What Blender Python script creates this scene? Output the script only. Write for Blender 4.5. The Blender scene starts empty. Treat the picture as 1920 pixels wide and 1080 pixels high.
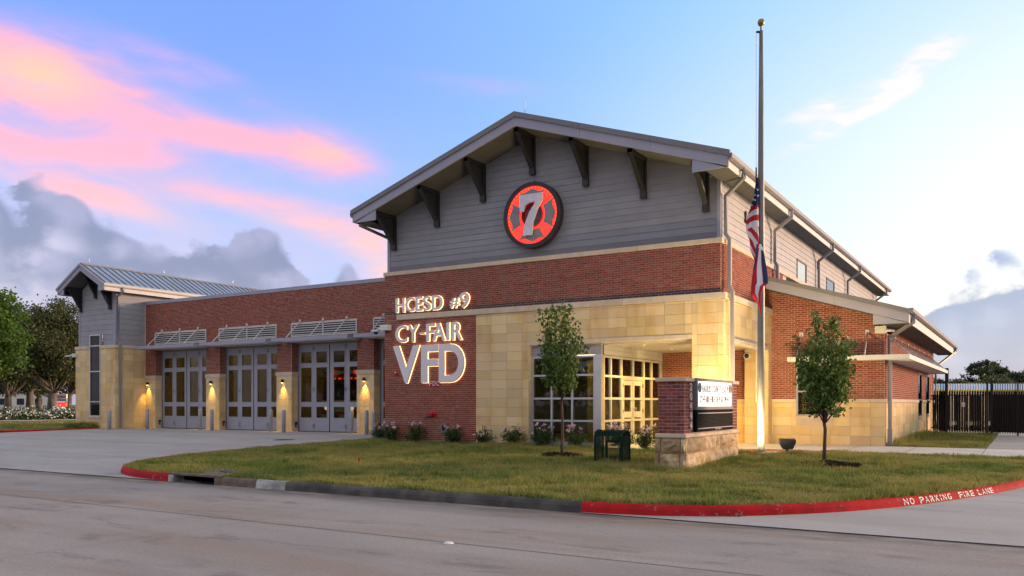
import bpy, bmesh, math, random
import numpy as np
from mathutils import Vector, Matrix

random.seed(7)
rng = np.random.default_rng(11)
sc = bpy.context.scene
COL = sc.collection
R = math.radians

# ------------------------------------------------------------------ camera
FPX, EYE = 1563.0, 1.36                      # focal length in photo pixels, eye height over the floor slab
YAW = math.atan2(2545, 1563)                 # facade direction against the view axis
SX, CX = math.sin(YAW), math.cos(YAW)
RIGHT = Vector((SX, CX, 0)); FWD = Vector((-CX, SX, 0))
cam = bpy.data.cameras.new('camera')
cam.sensor_width = 36; cam.lens = FPX / 1920 * 36
cam.shift_y = 216 / 1920
cam.clip_start = 0.1; cam.clip_end = 3000
camo = bpy.data.objects.new('camera', cam); COL.objects.link(camo)
camo.location = (0, 0, EYE)
camo.rotation_euler = (math.pi / 2, 0, math.atan2(-FWD.x, FWD.y))
sc.camera = camo

# ------------------------------------------------------------------ node helpers
class S:
    """a socket with arithmetic"""
    def __init__(s, nt, sock): s.nt, s.s = nt, sock
    def _m(s, op, *a):
        n = s.nt.nodes.new('ShaderNodeMath'); n.operation = op
        for i, v in enumerate((s,) + a):
            if isinstance(v, S): s.nt.links.new(v.s, n.inputs[i])
            else: n.inputs[i].default_value = v
        return S(s.nt, n.outputs[0])
    def __add__(s, o): return s._m('ADD', o)
    def __sub__(s, o): return s._m('SUBTRACT', o)
    def __mul__(s, o): return s._m('MULTIPLY', o)
    def __truediv__(s, o): return s._m('DIVIDE', o)
    __radd__ = __add__; __rmul__ = __mul__
    def __rsub__(s, o): return (s * -1.0) + o
    def sq(s): return s * s
    def sqrt(s): return s._m('SQRT')
    def abs(s): return s._m('ABSOLUTE')
    def frac(s): return s._m('FRACT')
    def gt(s, v): return s._m('GREATER_THAN', v)
    def lt(s, v): return s._m('LESS_THAN', v)
    def mx(s, o): return s._m('MAXIMUM', o)
    def mn(s, o): return s._m('MINIMUM', o)
    def step(s, a, b, lo=0.0, hi=1.0):
        n = s.nt.nodes.new('ShaderNodeMapRange'); n.interpolation_type = 'SMOOTHSTEP'
        s.nt.links.new(s.s, n.inputs[0])
        for i, v in enumerate((a, b, lo, hi)): n.inputs[i + 1].default_value = v
        return S(s.nt, n.outputs[0])
def vec(nt, x, y, z=0.0):
    n = nt.nodes.new('ShaderNodeCombineXYZ')
    for i, v in enumerate((x, y, z)):
        if isinstance(v, S): nt.links.new(v.s, n.inputs[i])
        else: n.inputs[i].default_value = v
    return S(nt, n.outputs[0])
def mixc(nt, fac, a, b, mode='MIX'):
    n = nt.nodes.new('ShaderNodeMix'); n.data_type = 'RGBA'; n.blend_type = mode
    for i, v in ((0, fac), (6, a), (7, b)):
        if isinstance(v, S): nt.links.new(v.s, n.inputs[i])
        elif isinstance(v, (int, float)): n.inputs[i].default_value = v
        else: n.inputs[i].default_value = (v[0], v[1], v[2], 1)
    return S(nt, n.outputs[2])
def noise(nt, v, scale, detail=4, rough=.55, dist=0.0, dims='3D'):
    n = nt.nodes.new('ShaderNodeTexNoise'); n.noise_dimensions = dims
    n.inputs['Scale'].default_value = scale; n.inputs['Detail'].default_value = detail
    n.inputs['Roughness'].default_value = rough; n.inputs['Distortion'].default_value = dist
    if v is not None: nt.links.new(v.s, n.inputs['Vector'])
    return S(nt, n.outputs[0])
def lin(r, g, b):
    f = lambda c: c / 12.92 if c <= .04045 else ((c + .055) / 1.055) ** 2.4
    return (f(r / 255), f(g / 255), f(b / 255))

# ------------------------------------------------------------------ sky (laid out by compass direction and height)
SUN_AZ, SUN_EL = R(78), R(7)                 # from the view axis towards the right
sd = (FWD * math.cos(SUN_AZ) + RIGHT * math.sin(SUN_AZ)) * math.cos(SUN_EL) + Vector((0, 0, math.sin(SUN_EL)))
world = bpy.data.worlds.new('World'); sc.world = world; world.use_nodes = True
nt = world.node_tree; nt.nodes.clear()
tc = nt.nodes.new('ShaderNodeTexCoord')
sep = nt.nodes.new('ShaderNodeSeparateXYZ'); nt.links.new(tc.outputs['Generated'], sep.inputs[0])
dx, dy, dz = (S(nt, sep.outputs[i]) for i in range(3))
rr = dx * RIGHT.x + dy * RIGHT.y
ff = dx * FWD.x + dy * FWD.y
az = rr._m('ARCTAN2', ff) * (180 / math.pi)
el = dz._m('ARCSINE') * (180 / math.pi)
dvec = S(nt, tc.outputs['Generated'])
glowd = ((az - 47.0).sq() + ((el - 8.0) * 1.9).sq()).sqrt()
g = glowd.step(10, 55, 1, 0)
blue = mixc(nt, el.step(2, 26), lin(164, 192, 242), mixc(nt, az.step(-20, 22), lin(114, 153, 244), lin(142, 194, 248)))
base = mixc(nt, g, blue, lin(243, 247, 250))
base = mixc(nt, g * el.step(3, 11, 1, 0) * .6, base, lin(255, 232, 196))
# unseen pale cloud, added overhead and behind the view to warm and brighten daylight
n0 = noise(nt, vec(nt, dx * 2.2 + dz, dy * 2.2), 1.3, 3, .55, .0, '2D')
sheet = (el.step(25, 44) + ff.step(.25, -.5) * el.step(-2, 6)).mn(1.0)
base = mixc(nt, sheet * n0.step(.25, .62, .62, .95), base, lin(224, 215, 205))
# wisps of pink cirrus
def n2d(a, e, off, sc_, det, rough=.55): return noise(nt, vec(nt, a + off, e + off * 1.7), sc_, det, rough, .0, '2D')
wx = n2d(az * .06, el * .09, 4.4, 1.6, 2)
n1 = n2d(az * .06 + el * .05 + wx * .5, el * .24 + wx * .9, 1.7, 2.0, 4, .58)
n2 = n2d(az * .13 + wx * .4, el * .38, 5.1, 1.9, 3)
def blob(a0, e0, ra, re, tilt=0.0):
    a = az - a0; e = (el - e0) - a * tilt if tilt else el - e0
    return (((a * (1 / ra)).sq() + (e * (1 / re)).sq()) * -1.0)._m('EXPONENT')
m = blob(-31.8, 18.6, 5.8, 2.6) * 1.35
for b in ((-24.6, 17.4, 3.6, 1.9, -.12, .75), (-21, 20.4, 5.0, 1.2, -.22, .40), (-19.4, 16.9, 3.2, .85, -.14, .95), (-13.2, 16.2, 4.0, 1.5, -.1, 1.1),
          (-28, 15.0, 7.5, .85, .0, .9), (-18.5, 13.2, 6.5, .75, -.06, .75), (-12.5, 11.5, 5.5, 1.1, -.28, .62), (-9, 9.3, 3.0, 2.0, -.45, .8), (-27, 12.6, 5, 1.1, -.2, .8),
          (-2, 20.8, 7, 1.0, -.08, .24), (22.6, 17.9, 4.2, .75, .45, .95), (25.6, 19.9, 2.4, 1.0, .5, .9), (20.6, 18.4, 2.8, .7, .2, .75)):
    m = m + blob(*b[:5]) * b[5]
m = m * (az.step(4, 12) * n2.step(.36, .62, -.7, .1) + 1.0)
wild = ((az.abs() - 36.0).step(0, 25) * el.step(9, 14) * el.step(30, 20)) * n2.step(.45, .65) * .6
pm = ((m + wild) * n1.step(.24, .68, .60, 1.15)).step(.05, 1.0) * n2.step(.15, .55, .72, 1.0)
pink = mixc(nt, el.step(8, 16), lin(255, 198, 186), lin(255, 172, 194))
pink = mixc(nt, blob(-29.5, 18.9, 2.8, 1.3) * .9 + blob(-12.6, 16.3, 2.0, .7) * .5, pink, lin(255, 200, 160))
pink = mixc(nt, az.step(0, 18), pink, lin(252, 232, 234))
# lavender veil low down on the left
veil = (el.step(7, 22, 1, 0) * az.step(0, -19)) * .92
base = mixc(nt, veil * n2.step(.2, .7, .6, 1.0), base, lin(196, 188, 224))
base = mixc(nt, pm.mn(.96), base, pink)
# bank of grey cumulus: rounded heads from overlapping cells
cw = n2d(az * .11, el * .15, 9.3, 3.0, 5, .58)
cw2 = n2d(az * .05, el * .085, 2.3, 3.0, 2)
def puff(k, off, wob):
    n = nt.nodes.new('ShaderNodeTexVoronoi'); n.voronoi_dimensions = '2D'; n.feature = 'SMOOTH_F1'; n.inputs['Scale'].default_value = 1.0; n.inputs['Smoothness'].default_value = .45
    nt.links.new(vec(nt, az * k + cw * wob + off, el * k * 1.1 + cw2 * wob).s, n.inputs['Vector']); return S(nt, n.outputs['Distance'])
v1, v2 = puff(.19, 2.7, .8), puff(.40, 6.1, .9)
bound = (az.step(-12.6, -15.5) * 5.7 + az.step(-24, -31) * 2.0 + blob(-11.3, 8.5, 1.7, 60) * 4.2
         + az.step(22.5, 28.5) * 2.6 + az.step(27, 33) * 1.6 + 4.2)
dep = bound - el + (.50 - v1) * az.step(14, 22, 3.7, 1.5) + (.42 - v2) * 2.6 + (cw - .5) * 2.4
cum = dep.step(-.3, .65)
low_ = (dep - 1.0).step(0, 5.5) * cw2.step(.30, .60, .3, 1.0)
ccol = mixc(nt, low_, mixc(nt, v2.step(.1, .6), lin(156, 153, 190), lin(122, 125, 163)), mixc(nt, cw.step(.36, .64), lin(164, 162, 196), lin(200, 192, 218)))
ccol = mixc(nt, az.step(8, 24), ccol, mixc(nt, low_ * .7 + v2.step(.5, .1) * .3, lin(128, 141, 186), lin(166, 176, 212)))
base = mixc(nt, cum * .95, base, ccol)
base = mixc(nt, el.step(.3, -2), base, lin(120, 118, 116))
skyt = nt.nodes.new('ShaderNodeTexSky'); skyt.sky_type = 'NISHITA'; skyt.sun_disc = False
skyt.sun_elevation = SUN_EL; skyt.sun_rotation = math.atan2(sd.x, sd.y)
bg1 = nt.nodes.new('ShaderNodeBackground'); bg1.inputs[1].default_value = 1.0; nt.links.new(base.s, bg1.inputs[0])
bg2 = nt.nodes.new('ShaderNodeBackground'); bg2.inputs[1].default_value = .05; nt.links.new(skyt.outputs[0], bg2.inputs[0])
ad = nt.nodes.new('ShaderNodeAddShader'); nt.links.new(bg1.outputs[0], ad.inputs[0]); nt.links.new(bg2.outputs[0], ad.inputs[1])
wo = nt.nodes.new('ShaderNodeOutputWorld'); nt.links.new(ad.outputs[0], wo.inputs[0])

sl = bpy.data.lights.new('sun', 'SUN'); sl.energy = 4.0; sl.angle = R(12); sl.color = (1, .64, .40)
slo = bpy.data.objects.new('sun', sl); COL.objects.link(slo)
slo.rotation_euler = sd.to_track_quat('Z', 'Y').to_euler()
vs = sc.view_settings
vs.view_transform = 'Standard'; vs.look = 'None'; vs.exposure = 0.12; vs.gamma = 1; vs.use_curve_mapping = False
sc.cycles.use_denoising = True
sc.cycles.max_bounces = 4; sc.cycles.diffuse_bounces = 3; sc.cycles.glossy_bounces = 3; sc.cycles.transparent_max_bounces = 8; world.cycles.sampling_method = 'MANUAL'; world.cycles.sample_map_resolution = 512; sc.cycles.use_adaptive_sampling = True; sc.cycles.adaptive_threshold = .02; sc.cycles.adaptive_min_samples = 8
sc.cycles.sample_clamp_indirect = 4

# ------------------------------------------------------------------ materials
MATS = {}
def principled(name):
    m = bpy.data.materials.new(name); m.use_nodes = True; MATS[name] = m
    nt = m.node_tree; return m, nt, nt.nodes['Principled BSDF']
def mat(name, col, rough=.6, metal=0.0, col2=None, scale=4.0, bump=0.0, bscale=40.0, rnd=0.0, spec=.4, stretch=(1, 1, 1), detail=6, lo=.35, hi=.65):
    """painted or mineral surface: two tones blended by noise, piece-by-piece variation, fine relief"""
    m, nt, p = principled(name)
    g = nt.nodes.new('ShaderNodeNewGeometry'); tcn = nt.nodes.new('ShaderNodeTexCoord')
    mp = nt.nodes.new('ShaderNodeMapping'); mp.inputs['Scale'].default_value = stretch
    nt.links.new(g.outputs['Position'], mp.inputs[0]); pos = S(nt, mp.outputs[0])
    c = mixc(nt, noise(nt, pos, scale, detail).step(lo, hi), col, col2 or tuple(x * .85 for x in col))
    if rnd:
        oi = nt.nodes.new('ShaderNodeObjectInfo')
        r = (S(nt, g.outputs['Random Per Island']) + S(nt, oi.outputs['Random'])).frac()
        hv = nt.nodes.new('ShaderNodeHueSaturation'); nt.links.new(c.s, hv.inputs['Color'])
        nt.links.new((r * (2 * rnd) + (1 - rnd)).s, hv.inputs['Value'])
        nt.links.new(((r * 7.31).frac() * (rnd * .9) + (1 - rnd * .45)).s, hv.inputs['Saturation'])
        nt.links.new(((r * 3.7).frac() * .016 + .490).s, hv.inputs['Hue'])
        c = S(nt, hv.outputs[0])
    nt.links.new(c.s, p.inputs['Base Color'])
    p.inputs['Roughness'].default_value = rough; p.inputs['Metallic'].default_value = metal
    p.inputs['Specular IOR Level'].default_value = spec
    if bump:
        b = nt.nodes.new('ShaderNodeBump'); b.inputs['Strength'].default_value = bump; b.inputs['Distance'].default_value = .02
        nt.links.new(noise(nt, S(nt, g.outputs['Position']), bscale, 5).s, b.inputs['Height'])
        nt.links.new(b.outputs[0], p.inputs['Normal'])
    return m
def emit(name, col, strength):
    m, nt, p = principled(name)
    p.inputs['Base Color'].default_value = (*[min(1, c) * .8 for c in col], 1)
    p.inputs['Emission Color'].default_value = (*col, 1); p.inputs['Emission Strength'].default_value = strength
    return m
def glass(name, tint, ior=1.5):
    m = bpy.data.materials.new(name); m.use_nodes = True; MATS[name] = m
    nt = m.node_tree; nt.nodes.clear()
    t = nt.nodes.new('ShaderNodeBsdfTransparent'); t.inputs[0].default_value = (*tint, 1)
    gl = nt.nodes.new('ShaderNodeBsdfGlossy'); gl.inputs['Roughness'].default_value = .02; gl.inputs[0].default_value = (.9, .92, .95, 1)
    fr = nt.nodes.new('ShaderNodeFresnel'); fr.inputs[0].default_value = ior
    mx = nt.nodes.new('ShaderNodeMixShader'); o = nt.nodes.new('ShaderNodeOutputMaterial')
    nt.links.new(fr.outputs[0], mx.inputs[0]); nt.links.new(t.outputs[0], mx.inputs[1]); nt.links.new(gl.outputs[0], mx.inputs[2])
    nt.links.new(mx.outputs[0], o.inputs[0]); return m
def leafmat(name, c1, c2, trans=.35):
    m = bpy.data.materials.new(name); m.use_nodes = True; MATS[name] = m
    nt = m.node_tree; p = nt.nodes['Principled BSDF']; o = nt.nodes['Material Output']
    g = nt.nodes.new('ShaderNodeNewGeometry')
    r = S(nt, g.outputs['Random Per Island'])
    c = mixc(nt, r, c1, c2)
    nt.links.new(c.s, p.inputs['Base Color']); p.inputs['Roughness'].default_value = .55
    p.inputs['Specular IOR Level'].default_value = .25
    tr = nt.nodes.new('ShaderNodeBsdfTranslucent'); nt.links.new(c.s, tr.inputs[0])
    mx = nt.nodes.new('ShaderNodeMixShader'); mx.inputs[0].default_value = trans
    nt.links.new(p.outputs[0], mx.inputs[1]); nt.links.new(tr.outputs[0], mx.inputs[2]); nt.links.new(mx.outputs[0], o.inputs[0])
    return m

mat('brick', (.315, .105, .070), .9, col2=(.24, .074, .052), scale=9, bump=.25, bscale=160, rnd=.2, spec=.15)
mat('brick_dark', (.115, .055, .062), .8, col2=(.09, .045, .05), scale=9, bump=.2, bscale=160, rnd=.25)
mat('mortar', (.66, .53, .45), .95, col2=(.58, .46, .38), scale=3, bump=.2, bscale=200, spec=.1)
mat('limestone', (.77, .585, .33), .92, col2=(.67, .45, .18), scale=1.9, bump=.2, bscale=60, rnd=.12, stretch=(1, 1, .3), lo=.42, hi=.75, spec=.15)
mat('stone_joint', (.58, .50, .40), .95)
mat('cast_stone', (.68, .56, .43), .85, col2=(.60, .49, .37), scale=3, bump=.08, bscale=90, rnd=.06)
mat('rough_stone', (.60, .47, .30), .95, col2=(.40, .28, .15), scale=4.5, bump=.9, bscale=16, rnd=.25)
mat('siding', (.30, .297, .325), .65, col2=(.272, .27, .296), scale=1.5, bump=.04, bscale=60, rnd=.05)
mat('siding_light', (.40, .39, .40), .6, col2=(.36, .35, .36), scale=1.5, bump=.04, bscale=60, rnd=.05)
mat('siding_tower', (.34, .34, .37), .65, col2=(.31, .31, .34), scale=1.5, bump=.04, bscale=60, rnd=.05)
mat('trim', (.36, .355, .44), .5, col2=(.33, .325, .41), scale=1.2)
mat('downpipe', (.27, .265, .285), .5, col2=(.25, .245, .265), scale=1.2)
mat('trim_dark', (.20, .195, .21), .5, col2=(.18, .175, .19), scale=1.2)
mat('trim_light', (.62, .60, .58), .5, col2=(.58, .56, .54), scale=1.2)
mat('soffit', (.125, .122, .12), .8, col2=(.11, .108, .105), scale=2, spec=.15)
mat('bracket_black', (.025, .025, .028), .45)
mat('door_paint', (.36, .36, .41), .45, col2=(.335, .335, .385), scale=2, spec=.5)
mat('aluminium', (.62, .62, .64), .35, metal=.6, col2=(.55, .55, .58), scale=3)
mat('frame_tan', (.60, .58, .55), .45, col2=(.56, .54, .5), scale=3)
mat('galvanised', (.55, .56, .58), .4, metal=.7, col2=(.45, .46, .48), scale=8)
mat('roof_metal', (.24, .33, .50), .4, metal=.3, col2=(.21, .30, .46), scale=1.5, rnd=.05)
mat('black', (.012, .012, .013), .4)
mat('rubber', (.02, .02, .02), .8)
mat('white_plastic', (.75, .75, .74), .4)
mat('bollard_grey', (.40, .40, .43), .45, col2=(.35, .35, .38), scale=6)
def paving(name, c1, c2, brown, dark, gutter=None):
    """worn concrete: broad tonal drift, brown traffic stains, dark drips and fine grain"""
    m, nt, p = principled(name)
    gq = nt.nodes.new('ShaderNodeNewGeometry'); sq_ = nt.nodes.new('ShaderNodeSeparateXYZ'); nt.links.new(gq.outputs['Position'], sq_.inputs[0])
    x, y = S(nt, sq_.outputs[0]), S(nt, sq_.outputs[1]); v = lambda a, b, k=0.0: vec(nt, x * a, y * b, k)
    c = mixc(nt, noise(nt, v(.22, .55), 1.0, 8, .6).step(.3, .7), c1, c2)
    c = mixc(nt, noise(nt, v(.12, .9, 3.0), 1.0, 6, .6, .4).step(.45, .66) * .8, c, brown)
    c = mixc(nt, noise(nt, v(.5, 1.1, 7.0), 1.3, 9, .7, .6).step(.52, .70) * .75, c, dark)
    c = mixc(nt, noise(nt, v(1, 1, 5.0), 26, 6, .7).step(.35, .72) * .5, c, dark)
    c = mixc(nt, noise(nt, v(1, 1, 8.0), 5.5, 8, .75).step(.66, .74) * .5, c, tuple(min(1, q * 1.35) for q in c1))
    if gutter: c = mixc(nt, y.step(gutter - .9, gutter) * noise(nt, v(.5, 1.5, 2.0), 2.0, 6, .65).step(.3, .62) * .75, c, (.11, .085, .065))
    nt.links.new(c.s, p.inputs['Base Color']); p.inputs['Roughness'].default_value = .9; p.inputs['Specular IOR Level'].default_value = .2
    b = nt.nodes.new('ShaderNodeBump'); b.inputs['Strength'].default_value = .25; b.inputs['Distance'].default_value = .02
    nt.links.new(noise(nt, v(1, 1), 45, 6, .7).s, b.inputs['Height']); nt.links.new(b.outputs[0], p.inputs['Normal'])
paving('concrete', (.37, .34, .325), (.28, .262, .255), (.29, .23, .19), (.16, .145, .14), 10.93)
paving('concrete_drive', (.46, .44, .43), (.38, .365, .36), (.37, .33, .30), (.27, .255, .25))
mat('concrete_walk', (.58, .56, .54), .9, col2=(.50, .48, .46), scale=.6, bump=.1, bscale=70, detail=8)
def kerb_paint():
    """red kerb paint, faded unevenly, chipped to the concrete and rubbed by tyres"""
    m, nt, p = principled('kerb_red'); gq = nt.nodes.new('ShaderNodeNewGeometry'); pos = S(nt, gq.outputs['Position'])
    c = mixc(nt, noise(nt, pos, 2.6, 5, .6).step(.38, .66), (.50, .016, .022), (.33, .018, .02))
    c = mixc(nt, noise(nt, pos, 7.0, 7, .72).step(.60, .66) * .8, c, (.30, .20, .18))
    c = mixc(nt, noise(nt, pos, 1.7, 6, .7, .5).step(.58, .70) * .7, c, (.10, .02, .02))
    nt.links.new(c.s, p.inputs['Base Color']); p.inputs['Roughness'].default_value = .75; p.inputs['Specular IOR Level'].default_value = .12
    b = nt.nodes.new('ShaderNodeBump'); b.inputs['Strength'].default_value = .4; b.inputs['Distance'].default_value = .02
    nt.links.new(noise(nt, pos, 30, 6, .7).s, b.inputs['Height']); nt.links.new(b.outputs[0], p.inputs['Normal'])
kerb_paint()
mat('kerb_plain', (.11, .105, .095), .9, col2=(.055, .053, .05), scale=2.5, bump=.4, bscale=45)
mat('kerb_brown', (.20, .155, .12), .9, col2=(.12, .09, .07), scale=3, bump=.4, bscale=45)
mat('kerb_white', (.55, .55, .54), .9, col2=(.25, .25, .24), scale=4, bump=.4, bscale=45)
mat('joint_dark', (.10, .09, .085), .95)
mat('soil', (.15, .13, .055), 1, col2=(.19, .155, .06), scale=1.2, spec=.05)
mat('ground_far', (.09, .10, .045), 1, col2=(.12, .12, .06), scale=.08)
mat('mulch', (.05, .025, .017), 1, col2=(.025, .014, .01), scale=30, bump=1, bscale=40)
mat('paver', (.34, .13, .085), .85, col2=(.26, .10, .07), scale=6, rnd=.2)
mat('pink_road', (.62, .42, .48), .9, col2=(.55, .38, .45), scale=.5)
mat('bark', (.13, .085, .06), .95, col2=(.07, .045, .035), scale=14, bump=.8, bscale=50, stretch=(1, 1, .25))
mat('bark_grey', (.17, .15, .13), .95, col2=(.08, .07, .06), scale=2.5, bump=.8, bscale=14, stretch=(1, 1, .3))
mat('steel_pole', (.19, .185, .18), .42, metal=.45, col2=(.16, .155, .15), scale=2)
mat('gold', (.30, .20, .08), .35, metal=.9)
mat('red_paint', (.55, .02, .02), .35)
mat('green_paint', (.006, .032, .02), .5, spec=.15)
mat('pipe_black', (.02, .02, .022), .5)
mat('cream_wall', (.26, .20, .09), .9, spec=.1)
mat('dark_room', (.06, .055, .05), .9)
mat('white_wall', (.72, .70, .68), .8)
mat('navy', (.03, .04, .14), .8); mat('flag_red', (.52, .02, .04), .8); mat('flag_white', (.84, .82, .88), .8)
mat('brushed', (.80, .78, .84), .5, metal=.0, col2=(.68, .66, .73), scale=3)
mat('emblem_rim', (.035, .025, .028), .45)
mat('emblem_grey', (.30, .28, .29), .6)
mat('letter_face', (.84, .80, .83), .6, col2=(.80, .76, .79), scale=1, spec=.3)
mat('paint_white', (.78, .77, .75), .6, col2=(.6, .59, .57), scale=14)
mat('lettering_dark', (.02, .02, .03), .5)
mat('seal_blue', (.03, .12, .35), .5); mat('seal_orange', (.42, .12, .04), .5); mat('seal_gold', (.6, .42, .1), .5)
mat('led_panel', (.008, .008, .009), .85, spec=.1)
mat('leaf_flower', (.75, .42, .52), .7, col2=(.8, .55, .62), scale=8)
mat('flower_white', (.8, .8, .78), .7)
mat('lobby_yellow', (.55, .40, .08), .8)
mat('sign_blue', (.25, .42, .66), .5)
mat('truck_red', (.50, .015, .012), .25); mat('truck_yellow', (.7, .6, .03), .4)
mat('chrome', (.8, .8, .82), .12, metal=1)
glass('glass', (.62, .64, .62)); glass('glass_dark', (.22, .23, .25), 1.38); glass('glass_bay', (.66, .62, .50), 1.22)
m_, nt_, p_ = principled('warm_mirror_glass')
p_.inputs['Base Color'].default_value = (.5, .48, .46, 1); p_.inputs['Metallic'].default_value = .9; p_.inputs['Roughness'].default_value = .05
emit('glow_warm', (1, .70, .34), 2.6)
emit('glow_yellow', (1, .70, .16), 7)
emit('glow_red', (1, .035, .022), 1.4)
emit('glow_orange', (1, .12, .01), 1.2)
emit('glow_white', (1, .98, .95), 1.0)
emit('tube_warm', (1, .80, .35), 16)
emit('tube_hall', (1, .82, .40), 24)
emit('glow_redsign', (1, .05, .03), 1.0)
leafmat('leaf_pear', (.045, .10, .02), (.16, .25, .06), .35)
leafmat('leaf_oak', (.055, .068, .026), (.13, .145, .065), .3)
leafmat('leaf_bright', (.06, .13, .02), (.14, .24, .05), .4)
leafmat('leaf_dark', (.04, .06, .028), (.085, .11, .05), .25)
leafmat('leaf_oleander', (.03, .075, .02), (.08, .13, .04), .25)
# grass: green with dry straw-coloured patches
m = bpy.data.materials.new('grass'); m.use_nodes = True; MATS['grass'] = m
nt = m.node_tree; p = nt.nodes['Principled BSDF']; o = nt.nodes['Material Output']
gn = nt.nodes.new('ShaderNodeNewGeometry'); pos = S(nt, gn.outputs['Position'])
rnd = S(nt, gn.outputs['Random Per Island'])
patch = noise(nt, pos, .42, 4, .55)
sp = nt.nodes.new('ShaderNodeSeparateXYZ'); nt.links.new(pos.s, sp.inputs[0])
# the worn strip across the middle of the lawn is drier
dry = (patch + rnd * .22).step(.46, .74)
tuft = noise(nt, pos, 2.6, 5, .65).step(.38, .66); tuft2 = noise(nt, pos, 9.0, 3, .6).step(.35, .68)
c = mixc(nt, rnd, (.14, .215, .042), (.33, .40, .115))
c = mixc(nt, (1.0 - tuft) * .55 + (1.0 - tuft2) * .25, c, (.07, .125, .022))
c = mixc(nt, dry * .62, c, (.52, .41, .14))
nt.links.new(c.s, p.inputs['Base Color']); p.inputs['Roughness'].default_value = .7; p.inputs['Specular IOR Level'].default_value = .15
tr = nt.nodes.new('ShaderNodeBsdfTranslucent'); nt.links.new(c.s, tr.inputs[0])
mx = nt.nodes.new('ShaderNodeMixShader'); mx.inputs[0].default_value = .3
nt.links.new(p.outputs[0], mx.inputs[1]); nt.links.new(tr.outputs[0], mx.inputs[2]); nt.links.new(mx.outputs[0], o.inputs[0])

# ------------------------------------------------------------------ mesh and object helpers
WLOC = {}
def wloc(o): return WLOC.get(o.name, Vector((0, 0, 0))) if o else Vector((0, 0, 0))
def link(name, data, parent=None, loc=(0, 0, 0), rotz=0.0):
    """loc is in world space; parents are never rotated while their parts are made"""
    o = bpy.data.objects.new(name, data); COL.objects.link(o)
    loc = Vector(loc)
    if parent: o.parent = parent; o.location = loc - wloc(parent)
    else: o.location = loc
    o.rotation_euler = (0, 0, rotz); WLOC[o.name] = loc
    return o
def tag(o, label=None, cat=None, group=None, kind=None):
    if label: o['label'] = label
    if cat: o['category'] = cat
    if group: o['group'] = group
    if kind: o['kind'] = kind
    return o
def empty(name, loc, label=None, cat=None, group=None, parent=None):
    o = link(name, None, parent, loc); o.empty_display_size = .2
    return tag(o, label, cat, group)
def copy_tree(o, parent=None):
    c = o.copy(); COL.objects.link(c)
    if parent: c.parent = parent
    for ch in list(o.children): copy_tree(ch, c)
    return c
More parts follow.
